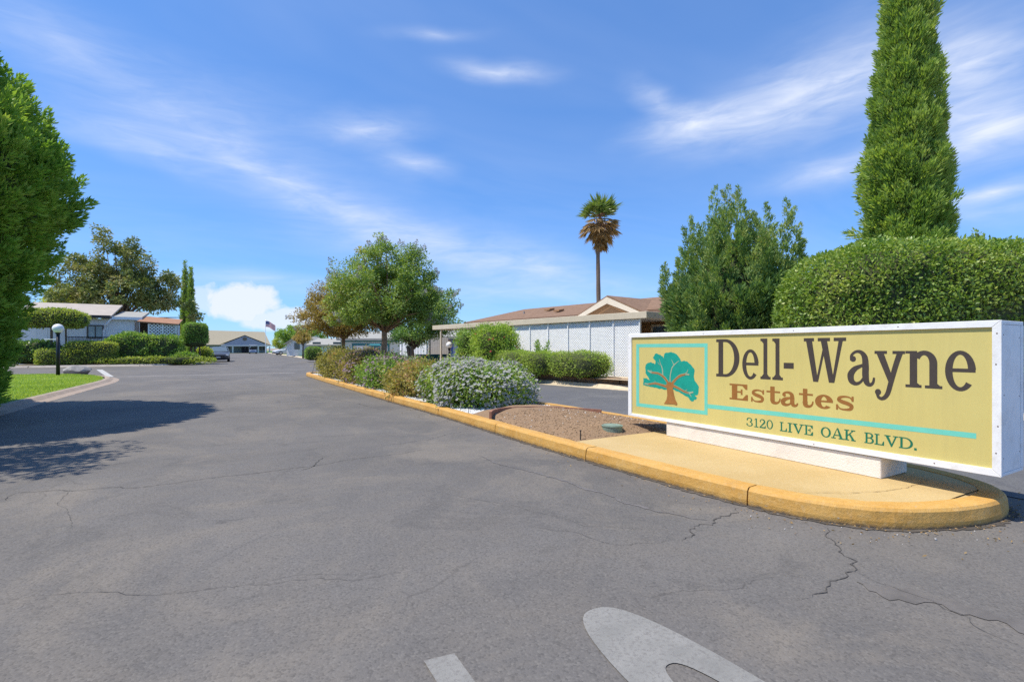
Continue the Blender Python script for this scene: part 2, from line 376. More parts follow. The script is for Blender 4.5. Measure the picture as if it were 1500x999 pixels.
# painted digits
def paint_mat():
    mt, nt, N, L, b = nodes_of('worn_road_paint')
    v = N.new('ShaderNodeTexCoord').outputs['Object']
    n = tex_noise(N, L, v, 60, 6, .75); n2 = tex_noise(N, L, v, 5, 5, .6)
    c = ramp(N, L, n2, [(.3, (.19, .185, .172)), (.7, (.26, .25, .232))])
    c = mixc(N, L, ramp(N, L, n, [(.5, (0, 0, 0)), (.62, (1, 1, 1))]), c, (.17, .16, .15))
    L.new(c, b.inputs['Base Color']); b.inputs['Roughness'].default_value = .8; bump(N, L, b, tex_noise(N, L, v, 200, 3, .6), .5, .004); return mt
M_PAINT = paint_mat()
M_PAINTW = mat('faded_white_paint', (.42, .41, .39), .8, .3, 20)
obj_from('painted_numeral', [(.685, 1.955, .005), (.69, -.5, .005), (.82, -.5, .005), (.815, 1.94, .005)], [(0, 1, 2, 3)], M_PAINT, rd)
vs, fs, K = [], [], 64
for j in range(K):
    t = 2 * math.pi * j / K; cs, sn = math.cos(t), math.sin(t); e = .78
    sx, sy = math.copysign(abs(cs) ** e, cs), math.copysign(abs(sn) ** e, sn)
    vs += [(1.555 + .25 * sx, .7 + 1.23 * sy, .005), (1.555 + .115 * sx, .7 + .74 * sy, .005)]
fs = [(2 * j, 2 * j + 1, 2 * ((j + 1) % K) + 1, 2 * ((j + 1) % K)) for j in range(K)]
obj_from('painted_numeral', vs, fs, M_PAINT, rd)
q = gp((141, 541.5), (150, 541.5), (167, 552), (156, 552)); obj_from('stop_line', [(*p, .005) for p in q], [(0, 1, 2, 3)], M_PAINTW, rd)
# shallow concrete gutter across the mouth of the side street
obj_from('valley_gutter', [(-4.2, 27.9, .004), (2.8, 27.9, .004), (2.8, 28.25, .004), (-4.2, 28.25, .004)], [(0, 1, 2, 3)], mat('gutter_concrete', (.27, .25, .235), .85, .15, 3), rd)
obj_from('entry_lane', [(*p, .006) for p in [(5.7, -20), (16, -20), (12.6, 2.5), (11.4, 7), (10.55, 11.6), (9.65, 16), (9.0, 24), (8.7, 30), (5.2, 26), (5.3, 18), (5.8, 9), (5.85, 3), (5.9, 1.9)]], [list(range(13))], M_ASPH2, rd)

# raised yards either side
def yard(name, pts, h, m, parent=None):
    o = MB().prism(pts, -.02, h).build(name, m, parent); struct(o); return o
lawn_l = [(-60, -25), (-4.4, -25), (-4.38, 16), (-4.36, 23.2), (-4.5, 25), (-4.85, 26.6), (-5.5, 28.2), (-6.5, 29.6), (-8, 30.6), (-10, 31), (-60, 31)]
yard('lawn', lawn_l, .09, M_GRASS)
def kerb_path(name, path, prof, seg_breaks, m, parent, breaks_gap=.012):
    """sweep profile [(offset,z)..] along path; one object for each cast length"""
    P = [Vector((p[0], p[1], 0)) for p in path]; cum = [0]
    for i in range(1, len(P)): cum.append(cum[-1] + (P[i] - P[i - 1]).length)
    def at(s):
        s = min(max(s, 0), cum[-1]); i = max(1, min(len(P) - 1, next(k for k in range(1, len(P)) if cum[k] >= s - 1e-9)))
        t = (s - cum[i - 1]) / max(1e-9, cum[i] - cum[i - 1]); q = P[i - 1].lerp(P[i], t); a, b = P[max(i - 2, 0)], P[min(i + 1, len(P) - 1)]
        d = (b - a).normalized(); return q, Vector((-d.y, d.x, 0))
    br = [0] + [b for b in seg_breaks if 0 < b < cum[-1]] + [cum[-1]]
    for a, b in zip(br[:-1], br[1:]):
        a2, b2 = a + breaks_gap / 2, b - breaks_gap / 2; k = max(2, int((b2 - a2) / .12)); n = len(prof); vs, fs = [], []
        for j in range(k + 1):
            q, nr = at(a2 + (b2 - a2) * j / k)
            jit = [RNG.uniform(-.002, .002) for _ in prof]
            vs += [(q.x + nr.x * (o + e), q.y + nr.y * (o + e), z + e) for (o, z), e in zip(prof, jit)]
        for j in range(k):
            for i in range(n - 1): fs.append((j * n + i, j * n + i + 1, (j + 1) * n + i + 1, (j + 1) * n + i))
        fs += [list(range(n)), [k * n + i for i in range(n)][::-1]]
        me = bpy.data.meshes.new(name); me.from_pydata(vs, [], fs); bm = bmesh.new(); bm.from_mesh(me); bmesh.ops.recalc_face_normals(bm, faces=bm.faces); bm.to_mesh(me); bm.free()
        link(name, me, m, parent)
lk = bpy.data.objects.new('kerb', None); COL.objects.link(lk); struct(lk)
pl = catmull([(-4.4, -4), (-4.38, 6), (-4.38, 16), (-4.36, 21.5), (-4.4, 24), (-4.75, 26.4), (-5.5, 28.2), (-6.5, 29.6), (-8, 30.6), (-10, 31), (-16, 31.05)], 6)
kerb_path('kerb_length', pl, [(.0, .092), (-.08, .104), (-.15, .098), (-.27, .03), (-.46, .004), (-.46, -.02)], [3.1 * i for i in range(1, 20)], mat('kerb_concrete', (.33, .26, .205), .85, .2, 5, .2, 80, dirt=(.3, .2, .15), dirt_scale=1.2, dirt_amt=.5), lk)

yard('yard_left', [(-60, 44.7), (-5.0, 44.7), (-4.2, 45.3), (-3.6, 46.6), (-3.35, 49), (-3.3, 146), (-60, 146)], .1, mat('yard_ground', (.26, .22, .15), .95, .3, .7, .3, 30))
obj = obj_from('verge', [(-5.2, 47.5, .11), (-3.4, 47.5, .11), (-3.35, 100, .11), (-5.6, 100, .11)], [(0, 1, 2, 3)], M_GRASS); struct(obj)
lk2 = bpy.data.objects.new('kerb', None); COL.objects.link(lk2); struct(lk2)
kerb_path('kerb_length', catmull([(-30, 44.7), (-12, 44.7), (-5.4, 44.7), (-4.2, 45.3), (-3.55, 46.8), (-3.3, 50), (-3.3, 90), (-3.3, 145)], 6), [(.1, .05), (.1, .12), (-.02, .12), (-.1, .02), (-.35, .006)], [6 * i for i in range(1, 30)], M_CONC, lk2)
yard('yard_right', [(60, -12), (13.3, -12), (12.9, 2.5), (11.65, 7), (10.8, 11.6), (9.9, 16), (9.25, 24), (8.6, 40), (8.2, 58), (8.0, 146), (60, 146)], .12, mat('gravel_yard', (.46, .37, .26), .95, .25, 8, .6, 60))
lk3 = bpy.data.objects.new('kerb', None); COL.objects.link(lk3); struct(lk3)
kerb_path('kerb_length', catmull([(13.1, -12), (12.7, 2.5), (11.45, 7), (10.6, 11.6), (9.7, 16), (9.05, 24), (8.45, 40), (8.05, 58), (7.85, 145)], 5), [(-.22, .05), (-.22, .125), (-.1, .125), (.0, .03), (.3, .012), (.3, .004)], [5 * i for i in range(1, 34)], mat('kerb_cream', (.55, .46, .33), .85, .15, 4), lk3)
obj = obj_from('verge', [(8.35, 52, .13), (14, 52, .13), (14, 145.5, .13), (8.15, 145.5, .13)], [(0, 1, 2, 3)], M_GRASS); struct(obj)
obj = obj_from('lawn', [(-3.2, 145.6, .02), (8, 145.6, .02), (8, 151, .05), (-3.2, 151, .05)], [(0, 1, 2, 3)], M_GRASS); struct(obj)
yard('yard_far', [(-60, 146.01), (60, 146.01), (60, 260), (-60, 260)], .015, M_GRASS)

# ------------------------------------------------------------------ the median island
isl = catmull([(2.95, 24.9), (2.95, 22), (3.05, 18), (3.29, 11.9), (3.43, 9.03), (3.49, 5.49), (3.58, 3.69), (3.67, 2.63), (3.82, 2.08), (4.14, 1.7), (4.68, 1.46), (5.2, 1.42), (5.58, 1.6), (5.83, 2.0), (5.93, 2.6), (5.94, 4), (5.92, 6.3), (5.84, 8.1), (5.65, 10), (5.35, 14), (5.0, 18), (4.6, 21.5), (4.05, 24.3), (3.45, 25.3)], 8, True)
isl.append(isl[0].copy())
def yellow_mat():
    mt, nt, N, L, b = nodes_of('kerb_yellow_paint')
    tc = N.new('ShaderNodeTexCoord'); v = tc.outputs['Object']; ge = N.new('ShaderNodeNewGeometry')
    c = ramp(N, L, tex_noise(N, L, v, 3, 6, .65), [(.3, (.5, .25, .042)), (.7, (.58, .34, .09))])
    c = mixc(N, L, mth(N, L, 'MULTIPLY', ramp(N, L, tex_noise(N, L, v, 26, 8, .75), [(.5, (0, 0, 0)), (.75, (1, 1, 1))]), .5), c, (.62, .46, .24))
    c = mixc(N, L, mth(N, L, 'MULTIPLY', ramp(N, L, tex_noise(N, L, v, 9, 10, .8, .3), [(.58, (0, 0, 0)), (.7, (1, 1, 1))]), .5), c, (.26, .19, .1))
    c = mixc(N, L, ramp(N, L, tex_noise(N, L, v, 14, 9, .78, .6), [(.645, (0, 0, 0)), (.665, (1, 1, 1))]), c, (.36, .33, .28))
    sp = N.new('ShaderNodeSeparateXYZ'); L.new(ge.outputs['Position'], sp.inputs[0])
    z = mth(N, L, 'ADD', sp.outputs[2], mth(N, L, 'MULTIPLY', tex_noise(N, L, v, 18, 6, .7), .06))
    c = mixc(N, L, ramp(N, L, z, [(.034, (1, 1, 1)), (.062, (0, 0, 0))]), c, (.1, .08, .06))     # tyre scuffs and grit along the foot
    L.new(c, b.inputs['Base Color']); b.inputs['Roughness'].default_value = .7; bump(N, L, b, mth(N, L, 'ADD', tex_noise(N, L, v, 130, 4, .7), mth(N, L, 'MULTIPLY', tex_noise(N, L, v, 22, 4, .7), 2.0)), .55, .006); return mt
M_YEL = yellow_mat()
def yellow_top():
    mt, nt, N, L, b = nodes_of('slab_faded_yellow')
    v = N.new('ShaderNodeTexCoord').outputs['Object']
    c = ramp(N, L, tex_noise(N, L, v, 1.4, 6, .6), [(.3, (.43, .295, .115)), (.7, (.5, .36, .165))])
    c = mixc(N, L, mth(N, L, 'MULTIPLY', ramp(N, L, tex_noise(N, L, v, 40, 8, .7), [(.5, (0, 0, 0)), (.8, (1, 1, 1))]), .4), c, (.66, .54, .36))
    c = mixc(N, L, mth(N, L, 'MULTIPLY', ramp(N, L, tex_noise(N, L, v, 6, 10, .8, .5), [(.62, (0, 0, 0)), (.72, (1, 1, 1))]), .45), c, (.3, .22, .12))
    L.new(c, b.inputs['Base Color']); b.inputs['Roughness'].default_value = .75; bump(N, L, b, tex_noise(N, L, v, 110, 4, .7), .35, .005); return mt
M_YTOP = yellow_top()
mk = bpy.data.objects.new('kerb', None); COL.objects.link(mk); struct(mk)
kerb_path('kerb_length', isl, [(.0, -.02), (-.003, .05), (.006, .125), (.022, .146), (.045, .153), (.17, .15), (.17, .02)], [7.2, 11.6, 15.95, 18.25, 20.4, 22.35, 28, 32, 36, 40, 44], M_YEL, mk)
LEFT = [p for p in isl if p.x < 4.69 and p.y < 24.9 and p.x < 2.9 + .1 * (25 - p.y)]
def vl(u): # inner edges of the kerb at distance u
    xs = []
    for a, b in zip(isl[:-1], isl[1:]):
        if (a.y - u) * (b.y - u) <= 0 and abs(a.y - b.y) > 1e-9: xs.append(a.x + (b.x - a.x) * (u - a.y) / (b.y - a.y))
    return min(xs) + .165, max(xs) - .165
def isl_sheet(name, u0, u1, nu, nv, zf, m, parent=None):
    us = [u0 + (u1 - u0) * i / nu for i in range(nu + 1)]; vs, fs = [], []
    for u in us:
        a, b = vl(u)
        for j in range(nv + 1):
            x = a + (b - a) * j / nv; vs.append((x, u, zf(x, u, j / nv)))
    for i in range(nu):
        for j in range(nv): k = i * (nv + 1) + j; fs.append((k, k + 1, k + nv + 2, k + nv + 1))
    return obj_from(name, vs, fs, m, parent, smooth=True)
fl = [(p.x + (4.8 - p.x) * .03, p.y + (3.6 - p.y) * .05) for p in isl[:-1] if p.y < 4.5]
fb = obj_from('island_core', [(x, y, .139) for x, y in fl], [list(range(len(fl)))], M_YTOP); struct(fb)
sl = isl_sheet('island_slab', 1.62, 4.92, 40, 12, lambda x, u, t: .143 + .008 * math.sin(math.pi * t), M_YTOP); struct(sl)
ribbon('crack', [(3.86, 2.32), (4.2, 2.1), (4.62, 1.95), (5.05, 1.92), (5.4, 1.98)], .012, .156, mat('slab_crack', (.22, .14, .06), .9), sl, .003, 3)
def soil_mat():
    mt, nt, N, L, b = nodes_of('bark_soil')
    v = N.new('ShaderNodeTexCoord').outputs['Object']
    c = ramp(N, L, tex_noise(N, L, v, 45, 8, .75), [(.3, (.11, .068, .038)), (.5, (.26, .165, .09)), (.72, (.44, .33, .21))])
    c = mixc(N, L, .4, c, ramp(N, L, tex_noise(N, L, v, 2.5, 4, .6), [(.3, (.24, .15, .09)), (.7, (.33, .2, .11))]))
    L.new(c, b.inputs['Base Color']); b.inputs['Roughness'].default_value = .95; bump(N, L, b, tex_noise(N, L, v, 90, 5, .7), .9, .015); return mt
def moundz(x, u, t):
    e = min(1, (u - 4.9) / .5) if u < 6.5 else 1
    return .12 + .12 * max(0, math.sin(math.pi * t)) ** .7 * e + .012 * math.sin(9 * x + 5 * u) * math.sin(7 * u - 3 * x)
so = isl_sheet('soil_bed', 4.92, 7.9, 40, 24, moundz, soil_mat()); struct(so)
# chips and stones on the soil
def scatter_stones(name, n, region, zfun, rmin, rmax, m, parent=None, flat=.6):
    V, F = [], []
    ic = np.array([(0, 0, 1), (.9, 0, .3), (-.4, .8, .3), (-.5, -.8, .2), (.4, .5, -.6), (.3, -.6, -.6), (-.8, .1, -.5)]); 
    fc = [(0, 1, 2), (0, 2, 3), (0, 3, 1), (1, 4, 2), (2, 6, 3), (3, 5, 1), (1, 5, 4), (2, 4, 6), (3, 6, 5), (4, 5, 6)]
    k = 0
    for i in range(n):
        x, y = region()
        r = RNG.uniform(rmin, rmax); a = RNG.uniform(0, 6.28); c, s = math.cos(a), math.sin(a)
        P = ic * (r, r * RNG.uniform(.5, 1), r * flat) * RNG.uniform(.7, 1.2, (7, 1))
        P = np.stack([P[:, 0] * c - P[:, 1] * s + x, P[:, 0] * s + P[:, 1] * c + y, P[:, 2] + zfun(x, y) + r * .2], 1)
        V += P.tolist(); F += [[q + k for q in f] for f in fc]; k += 7
    o = obj_from(name, V, F, m, parent); o['kind'] = 'stuff'; return o
def reg(u0, u1):
    def f():
        u = RNG.uniform(u0, u1); a, b = vl(u); return RNG.uniform(a, b), u
    return f
def tz(x, u): a, b = vl(u); return moundz(x, u, (x - a) / (b - a))
o = scatter_stones('soil_clods', 2600, reg(4.95, 7.3), tz, .005, .02, mat('clod', (.3, .2, .12), .95, .5, 9)); tag(o, 'brown bark chips and clods lying on the soil bed', 'soil')
o = scatter_stones('loose_stones', 90, reg(5.2, 7.4), tz, .008, .022, mat('pale_stone', (.55, .5, .44), .9, .2, 9)); tag(o, 'pale stones strewn over the brown soil bed', 'stones')
gb = isl_sheet('gravel_bed', 7.0, 24.6, 60, 10, lambda x, u, t: .118, mat('gravel_base', (.5, .49, .47), .9, .3, 60, .8, 90)); struct(gb)
def greg():
    while True:
        u = 7.1 + 10 * RNG.uniform() ** 1.6; a, b = vl(u); x = RNG.uniform(a, b)
        if u > 7.75 - 1.0 * (x - 4.4) ** 2: return x, u
o = scatter_stones('white_gravel', 9000, greg, lambda x, u: .12, .01, .024, mat('white_gravel_stone', (.74, .73, .71), .85, .14, 30)); tag(o, 'white gravel mulch spread round the island shrubs', 'gravel')
bd = catmull([(3.62, 7.12), (3.85, 7.42), (4.2, 7.62), (4.6, 7.62), (5.0, 7.45), (5.35, 7.12), (5.62, 6.75)], 6)
vs = []
for i, p in enumerate(bd):
    d = (bd[min(i + 1, len(bd) - 1)] - bd[max(i - 1, 0)]).normalized(); n = Vector((-d.y, d.x)); z1 = .27 - .05 * i / len(bd)
    for o_ in (-.018, .018): vs += [(p.x + n.x * o_, p.y + n.y * o_, .08), (p.x + n.x * o_, p.y + n.y * o_, z1)]
fs = []
for i in range(len(bd) - 1):
    a, b = 4 * i, 4 * i + 4; fs += [(a, a + 1, b + 1, b), (a + 2, b + 2, b + 3, a + 3), (a + 1, a + 3, b + 3, b + 1)]
fs += [(0, 2, 3, 1), (4 * len(bd) - 4, 4 * len(bd) - 3, 4 * len(bd) - 1, 4 * len(bd) - 2)]
o = obj_from('bender_board', vs, fs, mat('redwood_board', (.3, .14, .09), .8, .3, 12, .4, 60)); tag(o, 'curved reddish edging board between white gravel and brown soil', 'edging board')
# valve box, stakes
t = thing('valve_box', 'round green plastic valve box sunk in the brown soil bed', 'valve box', (4.52, 5.2, .18))
mg = mat('valve_green', (.2, .26, .2), .6, .15, 10)
MB().lathe([(.13, -.1), (.138, .04), (.145, .055), (.145, .062), (.12, .062)], 28).build('box_body', mg, t, smooth=False)
MB().lathe([(.125, .058), (.125, .07), (.06, .078), (.0, .079)], 28).build('lid', mg, t, smooth=False)
t = thing('stake', 'short black plastic stake upright beside the round valve box', 'stake', (3.84, 5.02, .13))
MB().tube([(0, 0, -.05), (.008, .01, .115)], [.008, .007], 8).build('shaft', mat('black_plastic', (.02, .02, .02), .5), t)
MB().lathe([(.012, .0), (.013, .012), (.0, .016)], 10, (.009, .011, .112)).build('cap', MATS['black_plastic'], t)
for (x, y, hh, lb) in ((3.72, 8.55, .16, 'thin grey irrigation riser at the foot of the white flowering bush'), (3.68, 8.1, .1, 'shorter grey irrigation riser in white gravel near the kerb')):
    t = thing('irrigation_riser', lb, 'riser', (x, y, .12), group='irrigation risers in the gravel')
    MB().tube([(0, 0, -.05), (0, 0, hh)], .007, 8).build('pipe', mat('riser_grey', (.3, .3, .29), .6), t)
    MB().lathe([(.008, 0), (.014, .006), (.014, .022), (.0, .024)], 10, (0, 0, hh)).build('nozzle', MATS['black_plastic'], t)
t = thing('wire_frame', 'small bent wire frame standing at the far tip of the yellow island', 'wire frame', (3.25, 23.6, .12))
for s_ in (-1, 1): MB().tube([(s_ * .22, 0, 0), (s_ * .05, .02, .62)], .012, 6).build('leg', mat('dull_wire', (.2, .18, .15), .6, metal=.6), t)
MB().tube([(-.05, .02, .62), (.05, .02, .62)], .012, 6).build('crossbar', MATS['dull_wire'], t)

# dirt and litter gathered at the foot of the kerb
M_GRIT = mat('gutter_dirt', (.085, .072, .06), .95, .4, 12, .6, 80)
gp_ = [(p.x, p.y) for p in isl[:-1]]
def offs(P, d):
    out = []
    for i in range(len(P)):
        a, b = Vector(P[i - 1]), Vector(P[(i + 1) % len(P)]); t_ = (b - a).normalized(); out.append((P[i][0] + t_.y * d, P[i][1] - t_.x * d))
    return out
ring = offs(gp_, -1 * -.012) if False else None
i0 = min(range(len(isl)), key=lambda i: (isl[i].x - 3.3) ** 2 + (isl[i].y - 14) ** 2); i1 = min(range(len(isl)), key=lambda i: (isl[i].x - 5.83) ** 2 + (isl[i].y - 2.0) ** 2)
edge = []
for i in range(i0, i1 + 1):
    a, b = isl[i - 1], isl[i + 1]; t_ = (b - a).normalized(); edge.append((isl[i].x + t_.y * .018, isl[i].y - t_.x * .018))
ribbon('gutter_dirt', edge, .15, .0048, M_GRIT, rd, .0016, 21, False)
def litter(n):
    k = RNG.integers(0, len(edge) - 1, n); f = RNG.uniform(0, 1, n); E_ = np.array(edge); P = E_[k] * (1 - f)[:, None] + E_[k + 1] * f[:, None]; d = E_[k + 1] - E_[k]; nn = np.stack([d[:, 1], -d[:, 0]], 1); nn /= np.linalg.norm(nn, axis=1)[:, None]
    P = P + nn * (RNG.uniform(0, 1, n) ** 3 * .5)[:, None]; return np.stack([P[:, 0], P[:, 1], np.full(n, .009)], 1)

# ================================================================== ENTRANCE SIGN
SZ = .15
sign = thing('monument_sign', 'long yellow entrance sign in a white wooden box frame on the yellow island', 'sign', (4.93, 5.33, SZ), R(-90))
M_WHT = mat('white_sign_paint', (.84, .83, .82), .5, .05, 2, .1, 60, dirt=(.42, .38, .32), dirt_scale=7, dirt_amt=.35)
def sign_mat():
    mt, nt, N, L, b = nodes_of('sign_yellow')
    v = N.new('ShaderNodeTexCoord').outputs['Object']
    c = ramp(N, L, tex_noise(N, L, v, 1.2, 5, .6), [(.3, (.58, .485, .165)), (.7, (.64, .535, .19))])
    mp = N.new('ShaderNodeMapping'); mp.inputs['Scale'].default_value = (9, 1, .7); L.new(v, mp.inputs[0])
    c = mixc(N, L, mth(N, L, 'MULTIPLY', ramp(N, L, tex_noise(N, L, mp.outputs[0], 1.2, 6, .7), [(.45, (0, 0, 0)), (.75, (1, 1, 1))]), .38), c, (.5, .415, .16))
    c = mixc(N, L, mth(N, L, 'MULTIPLY', ramp(N, L, tex_noise(N, L, v, 35, 6, .7), [(.64, (0, 0, 0)), (.7, (1, 1, 1))]), .2), c, (.36, .3, .13))
    L.new(c, b.inputs['Base Color']); b.inputs['Roughness'].default_value = .55; b.inputs['Specular IOR Level'].default_value = .25; return mt
M_SY = sign_mat()
z_ = lambda z: z - SZ
panel = box('sign_panel', .05, 3.92, .017, .045, z_(.36), z_(1.49), M_SY, sign)
def fboard(name, pts, y0, y1):
    n = len(pts); vs = [(p[0], y0, p[1]) for p in pts] + [(p[0], y1, p[1]) for p in pts]
    return MB().add(vs, [list(range(n)), list(range(n, 2 * n))[::-1]] + [(i, (i + 1) % n, n + (i + 1) % n, n + i) for i in range(n)]).build(name, M_WHT, sign, bevel=.002)
O = [(0, z_(.335)), (3.95, z_(.345)), (3.95, z_(1.508)), (0, z_(1.5))]
I = [(.066, z_(.372)), (3.897, z_(.398)), (3.897, z_(1.456)), (.066, z_(1.45))]
gm = .0012
fboard('frame_board', [(O[0][0] + gm, O[0][1]), (O[1][0] - gm, O[1][1]), (I[1][0] - gm, I[1][1]), (I[0][0] + gm, I[0][1])], 0, .03)
fboard('frame_board', [(I[3][0] + gm, I[3][1]), (I[2][0] - gm, I[2][1]), (O[2][0] - gm, O[2][1]), (O[3][0] + gm, O[3][1])], 0, .03)
fboard('frame_board', [(O[0][0], O[0][1] + gm), (I[0][0], I[0][1] + gm), (I[3][0], I[3][1] - gm), (O[3][0], O[3][1] - gm)], 0, .03)
fboard('frame_board', [(I[1][0], I[1][1] + gm), (O[1][0], O[1][1] + gm), (O[2][0], O[2][1] - gm), (I[2][0], I[2][1] - gm)], 0, .03)
DEP = .46
box('top_board', .002, 3.948, .032, DEP - .002, z_(1.478), z_(1.506), M_WHT, sign, .002)
box('bottom_board', .002, 3.948, .032, DEP - .002, z_(.347), z_(.37), M_WHT, sign, .002)
for x0, x1 in ((.003, .028), (3.922, 3.947)):
    box('end_board', x0, x1, .032, .398, z_(.372), z_(1.476), M_WHT, sign, .002)
    box('end_trim', x0 - .0, x1 + .003, .402, DEP, z_(.372), z_(1.476), M_WHT, sign, .002)
box('back_panel', .03, 3.92, DEP - .03, DEP - .004, z_(.372), z_(1.476), M_SY, sign)
mn = mat('rust_nail', (.16, .1, .07), .7)
for (x, zz) in ((3.925, 1.41), (3.92, 1.18), (3.93, .72), (3.92, .52), (3.3, 1.482), (2.4, 1.478), (1.3, 1.476), (3.55, .37), (2.6, .362), (.03, 1.3), (.035, .7)):
    MB().lathe([(.0, -.001), (.005, -.0008), (.0055, .002)], 8).build('nail_head', mn, sign).matrix_local = Matrix.Translation((x, -.0005, z_(zz))) @ Matrix.Rotation(R(-90), 4, 'X')
for (y, zz) in ((.05, 1.4), (.06, .95), (.05, .48), (.37, 1.38), (.37, .93), (.38, .5)):
    MB().lathe([(.0, -.001), (.005, -.0008), (.0055, .002)], 8).build('nail_head', mn, sign).matrix_local = Matrix.Translation((3.9475, y, z_(zz))) @ Matrix.Rotation(R(-90), 4, 'Y')
# plinth under the box
pl_ = box('plinth', .70, 3.165, .018, .50, .001, z_(.333), mat('plinth_plaster', (.8, .73, .64), .8, .06, 3, .5, 70, dirt=(.42, .36, .29), dirt_scale=2.5, dirt_amt=.4), sign, .006)

# ------------------------------------------------------------------ lettering (flat paint, one object for each letter)
class Glyph:
    def __init__(s, x0, x1, z0, z1): s.x0, s.w, s.z0, s.h = x0, x1 - x0, z0, z1 - z0; s.mb = MB(); s.k = 0
    def pt(s, p): return (s.x0 + p[0] * s.w, s.z0 + p[1] * s.h)
    def raw(s, polys):                   # polys in metres
        y1 = .0162 - s.k * .00012; s.k += 1
        for P in polys:
            n = len(P); s.mb.add([(p[0], y1, z_(p[1])) for p in P], [list(range(n))])
    def poly(s, *P): s.raw([[s.pt(p) for p in P]])
    def rect(s, a, b, c, d): s.poly((a, b), (c, b), (c, d), (a, d))
    def ring(s, cx, cy, rx, ry, tx, ty, a0=0, a1=360, k=30):
        q = []
        for i in range(k + 1):
            t = R(a0 + (a1 - a0) * i / k); q.append((s.pt((cx + rx * math.cos(t), cy + ry * math.sin(t))), s.pt((cx + (rx - tx) * math.cos(t), cy + (ry - ty) * math.sin(t)))))
        s.raw([[q[i][0], q[i + 1][0], q[i + 1][1], q[i][1]] for i in range(k)])
    def ball(s, cx, cy, r):              # r as a share of the height
        c = s.pt((cx, cy)); s.raw([[(c[0] + r * s.h * .9 * math.cos(2 * math.pi * i / 20), c[1] + r * s.h * math.sin(2 * math.pi * i / 20)) for i in range(20)]])
    def rib(s, P, Wd, n=8):              # ribbon; widths as a share of the height
        Q = catmull([s.pt(p) for p in P], n); m = len(Q); q = []
        for i, p in enumerate(Q):
            d = (Q[min(i + 1, m - 1)] - Q[max(i - 1, 0)]).normalized(); nr = Vector((-d.y, d.x, 0)); t = i / (m - 1) * (len(Wd) - 1); a = min(int(t), len(Wd) - 2)
            w = (Wd[a] + (Wd[a + 1] - Wd[a]) * (t - a)) * s.h / 2; q.append(((p.x + nr.x * w, p.y + nr.y * w), (p.x - nr.x * w, p.y - nr.y * w)))
        s.raw([[q[i][0], q[i + 1][0], q[i + 1][1], q[i][1]] for i in range(m - 1)])
    def done(s, m, name='letter'): return s.mb.build(name, m, panel)
def g_D(g, t=.21, b=.075):
    g.rect(.1, 0, .1 + t, 1); g.rect(0, 0, .42, b); g.rect(0, 1 - b, .42, 1); g.ring(.4, .5, .6, .5, t * 1.05, b, -90, 90)
def g_e(g, t=.25, b=.1, bar=.09):
    g.ring(.5, .5, .5, .5, t, b, 5, 318); g.rect(t * .7, .47, .985, .47 + bar)
def g_l(g):
    g.rect(.3, 0, .68, 1); g.rect(0, 0, 1, .065); g.rect(0, .94, .68, 1); g.poly((.12, .065), (.3, .065), (.3, .13)); g.poly((.68, .065), (.86, .065), (.68, .13)); g.poly((.1, .94), (.3, .88), (.3, .94))
def g_W(g):
    for a, b in ((0, .255), (.345, .635), (.72, 1)): g.rect(a, .925, b, 1)
    g.poly((.055, .95), (.205, .95), (.355, 0), (.235, 0)); g.poly((.30, 0), (.355, 0), (.5, .66), (.465, .76))
    g.poly((.415, .95), (.565, .95), (.735, 0), (.61, 0)); g.poly((.675, 0), (.735, 0), (.93, .95), (.835, .95))
def g_a(g, t=.24, k=1.0):
    w = .13 * k
    g.rib([(.12, .7), (.13, .85), (.3, .955), (.5, .94), (.64, .8), (.67, .55), (.67, .28), (.72, .09), (.84, .035), (.95, .1), (.99, .24)], [w * .5, w * .55, w * .6, w * .8, w * 1.15, w * 1.3, w * 1.3, w * 1.1, w * .8, w * .55, w * .4])
    g.ball(.19, .75, .085 * (k ** .6)); g.rib([(.66, .6), (.48, .55), (.25, .46), (.1, .3), (.13, .12), (.3, .045), (.48, .1), (.64, .26)], [w * .5, w * .7, w * 1.1, w * 1.35, w * 1.2, w * .8, w * .55, w * .5])
def g_y(g):
    g.rect(0, .94, .42, 1); g.rect(.6, .94, 1, 1); g.poly((.06, .96), (.31, .96), (.6, .48), (.5, .33))
    g.rib([(.84, .96), (.7, .7), (.55, .37), (.44, .14), (.3, .04), (.16, .045), (.09, .12)], [.1, .095, .09, .085, .075, .06, .05]); g.ball(.12, .16, .062)
def g_n(g):
    g.rect(.12, 0, .33, .99); g.rect(0, .92, .33, .99); g.rect(0, 0, .45, .075); g.rect(.54, 0, 1, .075); g.rect(.66, 0, .87, .68); g.ring(.52, .66, .35, .34, .21, .12, 0, 150)
    g.poly((.33, .075), (.4, .075), (.33, .13)); g.poly((.87, .075), (.94, .075), (.87, .13))
def g_E(g, t=.3, b=.1):
    g.rect(.13, 0, .13 + t, 1); g.rect(0, 0, .97, b); g.rect(0, 1 - b, .97, 1); g.rect(.4, .46, .68, .46 + b); g.poly((.97, 1), (.97, .68), (.88, .68), (.7, 1 - b), (.7, 1)); g.poly((1, 0), (1, .36), (.9, .36), (.72, b), (.72, 0)); g.rect(.62, .34, .71, .68)
def g_s(g):
    g.rib([(.88, .7), (.76, .9), (.5, .95), (.24, .87), (.18, .7), (.36, .58), (.64, .48), (.84, .33), (.78, .12), (.5, .05), (.24, .1), (.1, .32)], [.07, .1, .13, .2, .24, .27, .27, .25, .22, .13, .1, .07]); g.rect(.84, .64, .95, 1); g.rect(.03, 0, .14, .38)
def g_t(g):
    g.rect(.27, .15, .58, 1); g.rect(0, .64, .95, .74); g.rib([(.42, .3), (.46, .12), (.62, .05), (.8, .08), (.92, .2), (.95, .34)], [.28, .26, .16, .12, .09, .07])
def sm(t=.13):
    S_ = t
    return S_
